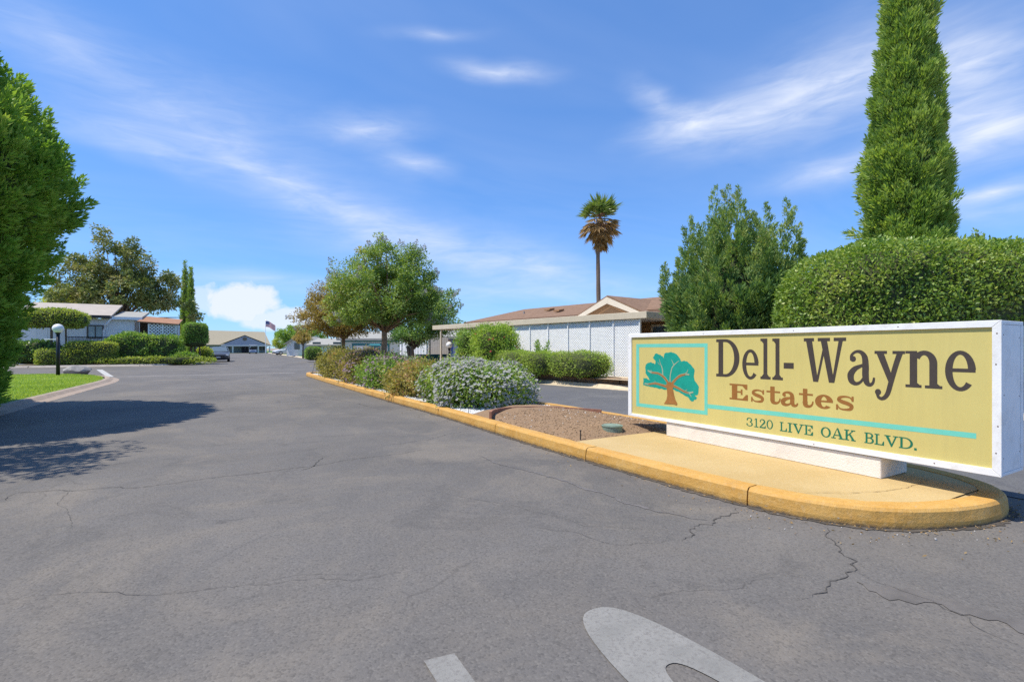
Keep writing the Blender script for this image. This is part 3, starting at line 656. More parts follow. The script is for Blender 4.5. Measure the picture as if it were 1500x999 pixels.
def g_L(g): g.rect(.14, 0, .14 + .2, 1); g.rect(0, 0, 1, .1); g.rect(0, .91, .52, 1); g.poly((1, 0), (1, .38), (.9, .38), (.78, .1))
def g_I(g): g.rect(.3, 0, .7, 1); g.rect(0, 0, 1, .09); g.rect(0, .91, 1, 1)
def g_V(g): g.rect(0, .91, .44, 1); g.rect(.62, .91, 1, 1); g.poly((.08, .93), (.3, .93), (.58, .12), (.48, 0)); g.poly((.44, 0), (.55, 0), (.87, .93), (.76, .93))
def g_O(g): g.ring(.5, .5, .5, .52, .2, .1)
def g_A(g): g.poly((.44, 1), (.56, 1), (.9, .05), (.68, .05)); g.poly((.42, .9), (.5, 1), (.21, .05), (.1, .05)); g.rect(.22, .28, .74, .37); g.rect(0, 0, .36, .09); g.rect(.58, 0, 1, .09)
def g_K(g): g.rect(.12, 0, .31, 1); g.rect(0, 0, .44, .09); g.rect(0, .91, .44, 1); g.poly((.3, .4), (.3, .52), (.72, .95), (.84, .95)); g.poly((.4, .55), (.54, .66), (.92, .05), (.7, .05)); g.rect(.58, .91, .96, 1); g.rect(.6, 0, 1, .09)
def g_B(g): g.rect(.12, 0, .33, 1); g.rect(0, 0, .5, .09); g.rect(0, .91, .5, 1); g.rect(.3, .48, .55, .57); g.ring(.5, .745, .42, .255, .2, .09, -90, 90); g.ring(.52, .285, .48, .285, .21, .09, -90, 90)
def g_3(g): g.ring(.45, .74, .42, .26, .2, .08, -80, 165); g.ring(.46, .28, .5, .28, .2, .08, -165, 85); g.ball(.14, .74, .085); g.ball(.12, .25, .085)
def g_1(g): g.rect(.38, 0, .64, 1); g.rect(.06, 0, .96, .09); g.poly((.08, .78), (.38, .88), (.38, 1))
def g_2(g): g.rib([(.14, .7), (.2, .88), (.46, .96), (.74, .86), (.76, .64), (.5, .4), (.22, .18), (.1, .06)], [.06, .08, .1, .16, .19, .15, .1, .07]); g.ball(.18, .72, .08); g.rect(.05, 0, .95, .14); g.poly((.97, 0), (.97, .3), (.88, .3), (.8, .14))
def g_dot(g): g.rect(0, 0, 1, 1)
M_BRN = mat('letter_dark_brown', (.062, .047, .038), .5, .08, 20); M_OCH = mat('letter_ochre', (.3, .125, .028), .5, .08, 20); M_GRN = mat('letter_green', (.008, .155, .085), .5, .1, 20)
M_TEAL = mat('stripe_turquoise', (.16, .58, .46), .5, .06, 8); M_TEAL2 = mat('emblem_teal', (.008, .31, .235), .5, .1, 10); M_TRK = mat('emblem_brown', (.34, .15, .04), .5, .12, 12)
for fn, x0, x1, z0, z1, m in [(g_D, 1.471, 1.777, .968, 1.404, M_BRN), (g_e, 1.812, 2.01, .955, 1.287, M_BRN), (g_l, 2.03, 2.146, .967, 1.403, M_BRN), (g_l, 2.165, 2.28, .967, 1.401, M_BRN), (g_dot, 2.288, 2.393, 1.09, 1.15, M_BRN),
        (g_W, 2.494, 2.884, .972, 1.399, M_BRN), (g_a, 2.902, 3.115, .962, 1.282, M_BRN), (g_y, 3.116, 3.344, .845, 1.276, M_BRN), (g_n, 3.347, 3.596, .972, 1.28, M_BRN), (g_e, 3.613, 3.802, .963, 1.281, M_BRN),
        (g_E, 1.65, 1.882, .717, .896, M_OCH), (g_s, 1.915, 2.08, .714, .851, M_OCH), (g_t, 2.099, 2.257, .716, .896, M_OCH), (lambda g: g_a(g, .3, 1.9), 2.263, 2.434, .712, .852, M_OCH), (g_t, 2.446, 2.59, .716, .897, M_OCH), (lambda g: g_e(g, .34, .14, .12), 2.603, 2.77, .715, .853, M_OCH), (g_s, 2.791, 2.956, .722, .856, M_OCH),
        (g_3, 1.863, 1.944, .44, .535, M_GRN), (g_1, 1.952, 2.01, .44, .536, M_GRN), (g_2, 2.016, 2.093, .441, .537, M_GRN), (g_O, 2.1, 2.172, .443, .538, M_GRN), (g_L, 2.246, 2.322, .44, .535, M_GRN), (g_I, 2.33, 2.377, .44, .537, M_GRN), (g_V, 2.382, 2.494, .44, .537, M_GRN), (lambda g: g_E(g, .2, .09), 2.499, 2.584, .441, .539, M_GRN),
        (g_O, 2.657, 2.75, .446, .541, M_GRN), (g_A, 2.752, 2.866, .447, .548, M_GRN), (g_K, 2.867, 2.965, .448, .546, M_GRN), (g_B, 3.036, 3.112, .448, .544, M_GRN), (g_L, 3.116, 3.19, .448, .544, M_GRN), (g_V, 3.192, 3.297, .448, .544, M_GRN), (lambda g: g_D(g, .17, .09), 3.3, 3.4, .45, .545, M_GRN), (g_dot, 3.408, 3.426, .448, .467, M_GRN)]:
    g = Glyph(x0, x1, z0, z1); fn(g); g.done(m)
g = Glyph(0, 1, 0, 1)
for P in ([(.148, 1.358), (1.35, 1.358), (1.305, 1.312), (.205, 1.312)], [(.148, .482), (.205, .53), (1.305, .545), (1.35, .498)], [(.148, 1.358), (.205, 1.312), (.205, .53), (.148, .482)], [(1.35, 1.358), (1.35, .498), (1.305, .545), (1.305, 1.312)]): g.raw([P[::-1]])
g.done(M_TEAL, 'emblem_border')
g = Glyph(0, 1, 0, 1); g.raw([[(1.351, .581), (3.803, .607), (3.803, .649), (1.351, .63)]]); g.done(M_TEAL, 'stripe')
CROWN = [(0.281, 0.887), (0.311, 0.884), (0.348, 0.888), (0.411, 0.865), (0.378, 0.903), (0.348, 0.929), (0.326, 0.96), (0.321, 1.036), (0.333, 1.074), (0.37, 1.097), (0.429, 1.113), (0.504, 1.083), (0.512, 1.127), (0.479, 1.153), (0.465, 1.174), (0.501, 1.222), (0.529, 1.231), (0.571, 1.215), (0.641, 1.193), (0.652, 1.167), (0.668, 1.224), (0.695, 1.242), (0.762, 1.248), (0.828, 1.241), (0.893, 1.206), (0.931, 1.167), (0.95, 1.129), (0.994, 1.143), (1.044, 1.134), (1.105, 1.092), (1.153, 1.045), (1.155, 0.997), (1.147, 0.948), (1.159, 0.9), (1.2, 0.859), (1.224, 0.827), (1.218, 0.769), (1.2, 0.724), (1.159, 0.716), (1.194, 0.695), (1.182, 0.668), (1.153, 0.662), (1.141, 0.641), (1.111, 0.639), (1.068, 0.679), (0.969, 0.72), (0.867, 0.747), (0.828, 0.767), (0.709, 0.755), (0.641, 0.756), (0.515, 0.768), (0.385, 0.78), (0.288, 0.784)]
TRUNK = [(0.702, 0.827), (0.762, 0.862), (0.815, 0.85), (0.835, 0.82), (0.815, 0.778), (0.835, 0.699), (0.854, 0.64), (0.89, 0.593), (0.88, 0.569), (0.828, 0.576), (0.722, 0.569), (0.665, 0.567), (0.706, 0.621), (0.722, 0.679), (0.716, 0.751)]
rg = random.Random(4)
def wiggle(P, k, a):                     # leafy, slightly ragged edge
    out = []
    for i, p in enumerate(P):
        q = P[(i + 1) % len(P)]; L_ = math.hypot(q[0] - p[0], q[1] - p[1]); n = max(1, int(L_ / k))
        for j in range(n): out.append((p[0] + (q[0] - p[0]) * j / n + (rg.uniform(-a, a) if j else 0), p[1] + (q[1] - p[1]) * j / n + (rg.uniform(-a, a) if j else 0)))
    return out
g = Glyph(0, 1, 0, 1); g.raw([wiggle(CROWN, .022, .006)]); g.done(M_TEAL2, 'emblem_crown')
g = Glyph(0, 1, 0, 1); g.k = 8
M_HALO = mat('emblem_twig', (.3, .36, .24), .5)
BR = [([(0.722, 0.792), (0.641, 0.808), (0.515, 0.826), (0.385, 0.807), (0.311, 0.813)], [.03, .024, .02, .014, .006]), ([(0.736, 0.845), (0.668, 0.913), (0.571, 0.961), (0.443, 0.971), (0.37, 0.995)], [.03, .025, .018, .016, .006]), ([(0.809, 0.849), (0.867, 0.903), (0.931, 0.947), (1.019, 0.971), (1.08, 0.969)], [.032, .022, .024, .014, .006]), ([(0.802, 0.818), (0.893, 0.794), (0.994, 0.756), (1.068, 0.742), (1.141, 0.758)], [.028, .022, .02, .014, .005])]
TW = [([(0.641, 0.932), (0.634, 1.026), (0.599, 1.098), (0.578, 1.16)], [.022, .018, .012, .005]), ([(0.769, 0.847), (0.769, 0.929), (0.795, 1.032), (0.835, 1.084), (0.919, 1.142)], [.026, .016, .016, .016, .005]), ([(0.831, 1.084), (0.809, 1.124), (0.789, 1.154)], [.014, .009, .004]), ([(0.982, 0.964), (1.044, 1.001), (1.056, 1.036)], [.012, .01, .004]), ([(1.044, 0.745), (1.093, 0.72), (1.111, 0.692)], [.012, .01, .004]), ([(1.007, 0.757), (1.044, 0.785)], [.01, .004]), ([(0.585, 1.077), (0.55, 1.118)], [.01, .004]), ([(0.515, 0.826), (0.501, 0.862)], [.01, .004]), ([(.443, .971), (.43, 1.01)], [.01, .004])]
for P, w in TW: g.rib(P, w)
for P, w in BR: g.rib(P, [q + .012 for q in w])
g.done(M_HALO, 'emblem_twigs')
g = Glyph(0, 1, 0, 1); g.k = 24; g.raw([TRUNK])
for P, w in BR: g.rib(P[:4], w[:4])
g.done(M_TRK, 'emblem_trunk')

# ================================================================== FOLIAGE
M_CORE = mat('opaque_core', (.05, .06, .022), .95, .4, 6)  # dark twig-coloured opaque shell, added inside crowns to stop light passing through
M_BARK = mat('grey_bark', (.16, .12, .09), .9, .3, 14, .6, 40)
M_BARKT = mat('tan_bark', (.34, .2, .12), .85, .3, 9, .4, 30)
def petalmat(*a):
    global LEAF
    k, LEAF = LEAF, 1.0; r = leafmat(*a); LEAF = k; return r
G_CON = leafmat('conifer_bright', [(0, (.018, .05, .006)), (.4, (.04, .115, .008)), (.75, (.085, .2, .012)), (.93, (.14, .25, .02)), (1, (.16, .1, .035))], .3)
G_CYP = leafmat('cypress_green', [(0, (.025, .06, .01)), (.5, (.06, .125, .017)), (.85, (.11, .19, .028)), (.95, (.15, .18, .04)), (1, (.19, .13, .06))], .28)
G_JUN = leafmat('juniper_green', [(0, (.012, .036, .013)), (.5, (.036, .08, .02)), (.88, (.1, .15, .024)), (1, (.14, .12, .05))], .25)
G_HDG = leafmat('hedge_leaf', [(0, (.02, .05, .006)), (.5, (.055, .11, .012)), (.85, (.11, .175, .02)), (1, (.17, .22, .035))], .3, .4, .45)
G_HDY = leafmat('hedge_yellowgreen', [(0, (.03, .06, .006)), (.5, (.1, .16, .012)), (1, (.24, .27, .02))], .32, .45, .4)
G_HDB = leafmat('mound_green', [(0, (.035, .09, .008)), (.5, (.08, .18, .012)), (1, (.16, .27, .02))], .32)
G_MYR = leafmat('crape_leaf', [(0, (.018, .042, .01)), (.4, (.045, .092, .015)), (.68, (.08, .135, .022)), (.85, (.15, .13, .03)), (1, (.19, .08, .025))], .32, .45, .4)
G_MYB = leafmat('bronze_leaf', [(0, (.03, .03, .01)), (.4, (.095, .062, .016)), (.75, (.17, .085, .024)), (.9, (.09, .095, .018)), (1, (.16, .045, .018))], .32, .45, .4)
G_DRK = leafmat('dark_leaf', [(0, (.01, .03, .008)), (.6, (.03, .075, .015)), (1, (.07, .13, .02))], .28, .4, .45)
G_MAG = leafmat('magnolia_leaf', [(0, (.015, .03, .008)), (.5, (.045, .06, .014)), (.8, (.09, .085, .025)), (1, (.2, .14, .06))], .2, .5, .4)
G_LIM = leafmat('lime_leaf', [(0, (.06, .1, .008)), (.6, (.15, .21, .015)), (1, (.25, .28, .03))], .35)
G_OLV = leafmat('olive_shrub', [(0, (.04, .038, .012)), (.35, (.085, .085, .018)), (.6, (.12, .105, .024)), (.8, (.15, .078, .03)), (1, (.17, .06, .04))], .3)
G_SHR = leafmat('shrub_green', [(0, (.02, .06, .008)), (.6, (.06, .14, .015)), (1, (.13, .2, .03))], .3)
M_PET = petalmat('white_petal', [(0, (.86, .84, .78)), (1, (.95, .95, .92))], .3, .6, .2, (1, 1, .95))
M_PUR = petalmat('mauve_petal', [(0, (.3, .16, .25)), (1, (.6, .4, .52))], .25, .6, .2, (1, .9, 1))
M_RED = petalmat('red_petal', [(0, (.45, .02, .03)), (1, (.65, .08, .07))], .25, .6, .2, (1, .8, .8))
G_GRS = leafmat('grass_blade', [(0, (.06, .11, .008)), (.5, (.13, .24, .012)), (.85, (.22, .32, .03)), (1, (.4, .33, .12))], .35)
G_PLM = leafmat('palm_green', [(0, (.015, .035, .008)), (1, (.06, .095, .018))], .25, .4, .5)
G_PLD = leafmat('palm_dead', [(0, (.05, .026, .011)), (1, (.13, .072, .032))], .2)

def tufts(centers, normals, size, per, up=.5, spread=.6, ll=.5, lw=.16, tone_c=None, flat=1.0):
    """leaf sprays round each centre -> P, D, L, W, tone"""
    n = len(centers); idx = np.repeat(np.arange(n), per)
    size = np.broadcast_to(size, (n,)); sz = size[idx]
    axis = unit(normals + np.array([0, 0, up])); ax = axis[idx]
    t = RNG.uniform(-.6, 1, len(idx)); rad = rnd_dirs(len(idx)) * (RNG.uniform(0, 1, len(idx)) ** .5)[:, None]
    w = np.clip(1 - t * .75, .12, 1.25)
    P = centers[idx] + ax * (t * sz * .8)[:, None] + rad * (w * sz * .55 * flat)[:, None]
    D = unit(ax + rad * spread + rnd_dirs(len(idx)) * .35)
    L = sz * ll * RNG.uniform(.6, 1.25, len(idx)); Wd = sz * lw * RNG.uniform(.7, 1.3, len(idx))
    tc = (RNG.uniform(0, 1, n) if tone_c is None else tone_c)[idx]
    tone = .55 * tc + .45 * RNG.uniform(0, 1, len(idx))
    return P, D, L, Wd, tone
def profile_pts(prof, n, seed_sc=1.0, lump=.1, rot=0):
    """points on a lumpy surface of revolution given [(h, r)...]; area weighted"""
    hs = np.array([p[0] for p in prof]); rs = np.array([p[1] for p in prof])
    H = np.linspace(hs[0], hs[-1], 400); Rr = np.interp(H, hs, rs); cdf = np.cumsum(Rr + .03); cdf = cdf / cdf[-1]
    h = np.interp(RNG.uniform(0, 1, n), cdf, H); r = np.interp(h, hs, rs); a = RNG.uniform(0, 2 * math.pi, n)
    dr = (np.interp(h + .05, hs, rs) - np.interp(h - .05, hs, rs)) / .1
    N_ = unit(np.stack([np.cos(a), np.sin(a), -dr], 1))
    P = np.stack([np.cos(a) * r, np.sin(a) * r, h], 1)
    k = 1 + lump * wav(P, seed_sc); P[:, :2] *= k[:, None]
    return P, N_
def rev_core(name, prof, m, parent, s=.86, lump=.1, sc=1.0, k=24):
    V, F = [], []
    hs = [p[0] for p in prof]; rs = [p[1] for p in prof]; H = np.linspace(hs[0], hs[-1] - .02, 26)
    for h in H:
        r = max(.01, np.interp(h, hs, rs) * s)
        Q = np.array([(math.cos(2 * math.pi * j / k) * r, math.sin(2 * math.pi * j / k) * r, h) for j in range(k)]); Q[:, :2] *= (1 + lump * wav(Q / np.array([s, s, 1]), sc))[:, None]; V += Q.tolist()
    for i in range(25):
        for j in range(k): F.append((i * k + j, i * k + (j + 1) % k, (i + 1) * k + (j + 1) % k, (i + 1) * k + j))
    F += [list(range(k))[::-1], [25 * k + j for j in range(k)]]
    return obj_from(name, V, F, m, parent, smooth=True)
def trunk(parent, h, r, m, bend=.05, name='trunk', x=0, y=0, z0=-.1):
    n = 6; pts = [(x + bend * math.sin(i * 1.3), y + bend * math.cos(i * 1.7) - bend, z0 + (h - z0) * i / n) for i in range(n + 1)]
    return MB().tube(pts, [r * (1.25 if i == 0 else 1 - .45 * i / n) for i in range(n + 1)], 10).build(name, m, parent, smooth=True)
def cells(P, N_, spacing, A, zs=.5, ncap=700):
    """push points out into plumes round random seeds; returns points, normals, a tone for each plume"""
    n = len(P); k = int(min(ncap, max(20, n * .2))); c = [0]
    sc = np.array([1, 1, zs]); Q = P * sc; order = RNG.permutation(n); keep = []
    for i in order:
        if len(keep) >= ncap: break
        if not keep or (((Q[keep] - Q[i]) ** 2).sum(1)).min() > spacing ** 2: keep.append(i)
    C = Q[keep]; idx = np.empty(n, int); d = np.empty(n)
    for a in range(0, n, 4000):
        D2 = ((Q[a:a + 4000, None, :] - C[None]) ** 2).sum(2); idx[a:a + 4000] = D2.argmin(1); d[a:a + 4000] = np.sqrt(D2.min(1))
    f = np.clip(1 - d / (spacing * .75), -.4, 1); P2 = P + N_ * (A * f)[:, None] * RNG.uniform(.6, 1.3, len(C))[idx][:, None]
    N2 = unit(N_ + (P - (C / sc)[idx]) * np.array([1, 1, .6]) / spacing * .9); return P2, N2, RNG.uniform(0, 1, len(C))[idx]
def conifer(name, label, loc, prof, n, size, per, m, up=.9, lump=.1, sc=1.0, ll=.5, lw=.13, group=None, core=.86, cat='tree', trunk_r=.2, spread=.6, plume=None):
    t = thing(name, label, cat, loc, group=group); trunk(t, prof[0][0] + 1.2, trunk_r, M_BARK)
    P, Nn = profile_pts(prof, n, sc, lump)
    inset = RNG.uniform(.9, 1.03, n); P[:, :2] *= inset[:, None]
    tn = np.clip(.5 + .28 * wav(P, 2.2) + RNG.normal(0, .16, n), 0, 1)
    if plume:
        P, Nn, tc = cells(P, Nn, *plume); tn = np.clip(.25 + .5 * tc + RNG.normal(0, .15, n), 0, 1)
    sizes = size * RNG.uniform(.7, 1.35, n)
    leaves('crown', *tufts(P, Nn, sizes, per, up, spread, ll, lw, tn), m, t, .1)
    rev_core('opaque_core', prof, M_CORE, t, core, lump, sc); return t

# big clipped conifer on the lawn, cut by the left edge of the picture
conifer('conifer_tree', 'huge bright green conifer with a narrow foot on the lawn at the left edge', (-6.28, 12.75, .09),
        [(.02, 2.15), (.6, 2.3), (2.1, 2.6), (3.0, 2.92), (3.7, 3.2), (4.4, 3.3), (5.0, 3.15), (5.9, 2.7), (6.8, 2.15), (7.8, 1.45), (8.8, .7), (9.6, .06)], 5200, .24, 66, G_CON, up=.9, lump=.035, sc=1.7, ll=.42, lw=.13, core=.9, trunk_r=.3, plume=(.42, .12, .6))
# tall Italian cypress behind the hedge
_cy = PD(1327, 510, 12.2)
conifer('italian_cypress', 'very tall narrow cypress towering above the big clipped hedge', (_cy.x, _cy.y, .12),
        [(.2, .6), (1.5, .72), (3, .75), (4.3, .72), (5.5, .66), (7, .55), (8.5, .43), (9.8, .31), (11, .18), (12.2, .03)], 3000, .22, 66, G_CYP, up=1.6, lump=.12, sc=2.6, ll=.5, lw=.12, core=.84, trunk_r=.22, plume=(.26, .13, .4))
_n = 60; _a = RNG.normal(0, .55, _n); _hh = RNG.uniform(3.2, 5.9, _n); _rr = RNG.uniform(.62, 1.0, _n) * np.interp(_hh, [3.2, 5.9], [1.05, .82])
_d = np.stack([-CT * np.cos(_a) - ST * np.sin(_a), ST * np.cos(_a) - CT * np.sin(_a), np.zeros(_n)], 1); _C = _d * _rr[:, None]; _C[:, 2] = _hh
_cyp = [o for o in COL.objects if o.name.startswith('italian_cypress')][0]
leaves('side_sprays', *tufts(_C, _d, RNG.uniform(.2, .42, _n), 60, .5, .8, .45, .1, RNG.uniform(.45, 1, _n)), G_CYP, _cyp, .1)
_t = conifer('italian_cypress', 'small distant cypress tip showing just above the big hedge', (*PD(1432, 510, 60).xy, .1), [(.2, .8), (3, 1.0), (9, .8), (13.2, .65), (15.2, .12)], 420, .6, 14, G_CYP, up=2, lump=.05, ll=.6, lw=.25)
for px, top, Yd, r, lb in ((271, 386, 62, .44, 'taller of two thin dark cypresses behind the left house'), (279.5, 396, 61, .36, 'shorter thin cypress at the right of the left house')):
    p = PD(px, 510, Yd); Ht = (HZ - top) / FPX * Yd + 1.3
    conifer('slender_cypress', lb, (p.x, p.y, .1), [(.2, r * .8), (Ht * .35, r), (Ht * .6, r * .8), (Ht * .85, r * .35), (Ht, .03)], 620, .3, 18, G_CYP, up=3, lump=.04, ll=.7, lw=.22, group='slender cypresses behind the left house', trunk_r=.12)

# ------------------------------------------------------------------ Hollywood juniper: twisted spires
def juniper(loc):
    t = thing('juniper_tree', 'spiky dark juniper with many pointed spires right of the lattice house', 'tree', loc)
    mbt = MB(); C_, N_, S_, T_ = [], [], [], []
    sp = []
    for k in range(60):
        a = k * 2.399; q = (k + .5) / 60
        lean = .12 + .95 * q ** .8
        hgt = 5.75 - 1.7 * q + RNG.uniform(-.95, .5); reach = 2.2 * q ** .62 * RNG.uniform(.75, 1.12)
        if math.cos(a) < -.3 and q > .5: hgt -= .7
        base = Vector((math.cos(a) * reach * .3, math.sin(a) * reach * .3, max(.3, hgt * .3 - 1.2 * q)))
        tip = Vector((math.cos(a) * reach, math.sin(a) * reach, hgt)); sp.append((base, tip))
        n = 30
        for i in range(n):
            f = (i + .5) / n; p = base.lerp(tip, f); p += Vector((math.cos(a), math.sin(a), 0)) * .25 * math.sin(f * 3.1)
            w = (.42 * (1 - f) ** .8 + .025) * (1 + .35 * math.sin(i * 2.1 + k)); b = RNG.uniform(0, 6.28)
            C_.append((p.x + math.cos(b) * w * .8, p.y + math.sin(b) * w * .8, p.z)); d = (tip - base).normalized() * 1.2; N_.append((d.x + math.cos(b) * .8, d.y + math.sin(b) * .8, d.z)); S_.append(.13 + w * .5); T_.append(np.clip(.2 + .55 * f + RNG.normal(0, .15), 0, 1))
        if k % 3 == 0: mbt.tube([(0, 0, 0), base * .8, base.lerp(tip, .5)], [.11, .06, .03], 6)
    # lower skirt
    for i in range(520):
        a = RNG.uniform(0, 6.28); h = RNG.uniform(.2, 2.8); r = (1.35 + .2 * h) * RNG.uniform(.82, 1.02)
        C_.append((math.cos(a) * r, math.sin(a) * r, h)); N_.append((math.cos(a), math.sin(a), .9)); S_.append(RNG.uniform(.18, .3)); T_.append(np.clip(.25 + RNG.normal(0, .2), 0, 1))
    mbt.tube([(0, 0, -.1), (.05, 0, 1.2), (0, .05, 3.2)], [.2, .15, .07], 10); mbt.build('trunk', M_BARK, t, smooth=True)
    leaves('crown', *tufts(np.array(C_), np.array(N_), np.array(S_), 66, .6, .6, .58, .15, np.array(T_)), G_JUN, t, .1)
    for k, (b, tp) in enumerate(sp): pass
    mb = MB()
    for b, tp in sp: mb.tube([b * .6, b.lerp(tp, .3), b.lerp(tp, .5)], [.22, .1, .0], 5)
    mb.lathe([(1.0, .2), (1.25, 1.3), (1.3, 2.5), (.8, 3.5), (.05, 4.4)], 16); mb.build('opaque_core', M_CORE, t, smooth=True)
_j = PD(1072, 510, 14.6); juniper((_j.x, _j.y, .12))

# ------------------------------------------------------------------ clipped hedges and shrubs (superellipsoids)
def super_pts(n, a, b, c, e, lump=.04, sc=1.6):
    d = rnd_dirs(n * 2); d = d[d[:, 2] > -.55][:n]
    q = np.abs(d / np.array([a, b, c])); r = (q ** e).sum(1) ** (-1 / e)
    P = d * r[:, None]; g = np.sign(P) * np.abs(P / np.array([a, b, c])) ** (e - 1) / np.array([a, b, c]); N_ = unit(g)
    P = P + N_ * (lump * wav(P, sc))[:, None]; return P, N_
def hedge(name, label, loc, rz, a, b, h, e, n, size, m, cat='hedge', group=None, lump=.05, sc=1.6, per=1, z0=0.0, tonebias=0, parent=None, part='foliage', stems=None, lw=.55, core=.94, rough=.25, clump=None):
    t = parent or thing(name, label, cat, loc, rz, group=group)
    c = h / 2 / .98
    # area-uniform sampling: reject on projected direction density
    P, N_ = super_pts(n * 2, a, b, c, e, lump, sc); r2 = (P ** 2).sum(1); cs = np.abs((unit(P) * N_).sum(1)); w = r2 / np.maximum(cs, .15); keep = RNG.uniform(0, 1, len(P)) < w / np.quantile(w, .97); P, N_ = P[keep], N_[keep]
    while len(P) < n:
        P2, N2 = super_pts(n * 2, a, b, c, e, lump, sc); r2 = (P2 ** 2).sum(1); cs = np.abs((unit(P2) * N2).sum(1)); w = r2 / np.maximum(cs, .15); k = RNG.uniform(0, 1, len(P2)) < w / np.quantile(w, .97); P = np.vstack([P, P2[k]]); N_ = np.vstack([N_, N2[k]])
    P, N_ = P[:n], N_[:n]; tcell = .5
    if clump: P, N_, tcell = cells(P, N_, clump[0], clump[1], 1.0, 900)
    P = P - N_ * ((RNG.uniform(0, 1, n) ** 1.5 * 2.0 - rough * (RNG.uniform(0, 1, n) ** 6) * 3.2) * size)[:, None]
    D = unit(N_ * .55 + rnd_dirs(n) + np.array([0, 0, .25])); P[:, 2] += c + z0
    tone = np.clip(.45 + .22 * wav(P, 2.5) + RNG.normal(0, .22, n) + tonebias + .3 * (tcell - .5), 0, 1)
    L_ = size * RNG.uniform(.7, 1.4, n)
    leaves(part, P, D, L_, L_ * lw, tone, m, t, .12)
    def core_fn(d):
        q = np.abs(d / np.array([a, b, c])); r = (q ** e).sum(1) ** (-1 / e); Q = d * r[:, None] * core; Q[:, 2] += c + z0; Q[:, 2] = np.maximum(Q[:, 2], z0 + .02); return Q
    blob_core('opaque_core', core_fn, M_CORE, t, 32, 18)
    if stems:
        for (x, y, r) in stems: MB().tube([(x, y, -.05), (x * .9, y * .9, z0 + .25)], [r, r * .8], 8).build('stem', M_BARK, t)
    return t
_h = PD(1335, 510, 10.6)
hedge('clipped_hedge', 'big rounded clipped hedge rising behind the entrance sign', (_h.x + .35, _h.y - .25, .12), -TH + R(4), 2.95, 1.5, 3.2, 4.6, 70000, .066, G_HDG, lump=.09, sc=1.7, rough=.35, clump=(.26, .07), core=.93)
# left yard hedges
def at_u(px, u): return PU(px, 510, u)[0]
U = 45.9
hedge('low_hedge', 'low clipped yellow-green hedge left of the lamp post', (at_u(93, U), U, .1), 0, 1.4, .8, 1.12, 6, 6000, .1, G_HDY, lump=.03)
hedge('box_hedge', 'taller flat-topped box hedge before the left house window', (at_u(137, U + .2), U + .2, .1), 0, 1.5, .9, 1.62, 7, 8000, .1, G_HDY, lump=.03)
hedge('topiary_bush', 'flat cloud-shaped topiary held on bare stems before the left house', (at_u(83, 46.6), 46.6, .1), 0, 1.75, 1.1, 1.35, 3.2, 8000, .11, G_HDY, lump=.1, z0=2.6, stems=[(-.3, 0, .09), (.5, .2, .07)], cat='bush')
hedge('topiary_bush', 'dark green block topiary on twisted stems beside the parked dark car', (at_u(286, 48), 48.0, .1), .15, 0.86, .9, 1.95, 5, 9000, .09, G_SHR, lump=.04, z0=1.25, stems=[(-.3, 0, .08), (.35, .1, .06), (0, .2, .07)], cat='bush', tonebias=-.1)
hedge('vine_shrub', 'rambling flowering vine mass under the white lattice of the left house', (at_u(209, 46.8), 46.8, .1), 0, 2.5, .7, 2.15, 3.5, 9000, .14, G_SHR, lump=.22, sc=2.5, cat='shrub', tonebias=.05)
hedge('ground_cover', 'low yellow-green ground cover strip along the left side street', (at_u(227, 45.3), 45.3, .1), 0, 3.9, .5, .5, 4, 7000, .1, G_HDY, lump=.08, sc=2.5, cat='shrub')
hedge('leafy_shrub', 'loose pale green shrub between the topiary and the car', (at_u(299, 49.5), 49.5, .1), 0, .6, .6, 1.2, 2.2, 1500, .16, G_LIM, lump=.15, sc=2, cat='shrub')
hedge('leafy_shrub', 'dark shrub behind the black lamp post at the far left', (at_u(56, 47), 47, .1), 0, 1.6, .8, 1.6, 3, 3500, .16, G_DRK, lump=.2, sc=2, cat='shrub')
hedge('leafy_shrub', 'small brownish shrub under the block topiary', (at_u(272, 46.2), 46.2, .1), 0, 1.1, .7, .75, 2.4, 2500, .13, G_SHR, lump=.15, sc=2, cat='shrub')
# dark round hedge and little trees up the road on the right
_p = PD(459, 510, 46); hedge('round_hedge', 'dark round clipped bush beside the far lawn, left of the island', (_p.x, _p.y, .12), 0, .75, .75, 1.25, 3.5, 3500, .08, G_SHR, lump=.04, tonebias=-.15, cat='bush')

# island shrubs
def shrub(name, label, x, y, a, b, h, m, n, size, petals=None, npet=0, psize=.05, tonebias=0, lump=.16, group=None, e=3.0):
    t = hedge(name, label, (x, y, .12), RNG.uniform(-.3, .3), a, b, h, e, n, size, m, cat='shrub', lump=lump, sc=3.2, tonebias=tonebias, group=group, lw=.36, core=.82, rough=.8, clump=(.3, .1))
    if petals:
        P, N_ = super_pts(npet * 2, a, b, h / 2 / .98, e, lump, 3.2); keep = P[:, 2] > -h * .38; P, N_ = P[keep][:npet], N_[keep][:npet]
        cl = wav(P, 3.1) > RNG.normal(-.15, .7, len(P)); P, N_ = P[cl], N_[cl]; n5 = 5
        idx = np.repeat(np.arange(len(P)), n5); C = P[idx] + N_[idx] * RNG.uniform(.03, .14, len(P))[idx][:, None]; C[:, 2] += h / 2 / .98; N_ = unit(N_ * .45 + np.array(SUNV) * .8 + rnd_dirs(len(P)) * .45)
        T1 = unit(np.cross(N_, [.3, .2, 1.0]))[idx]; T2 = np.cross(N_[idx], T1); a_ = np.tile(np.arange(n5) * 2 * math.pi / n5, len(P))[:, None]
        D = unit(T1 * np.cos(a_) + T2 * np.sin(a_) + N_[idx] * .35); L_ = psize * RNG.uniform(.6, 1.2, len(P))[idx]
        leaves('blossom', C, D, L_, L_ * .85, RNG.uniform(0, 1, len(idx)), petals, t, facing=N_[idx])
    return t
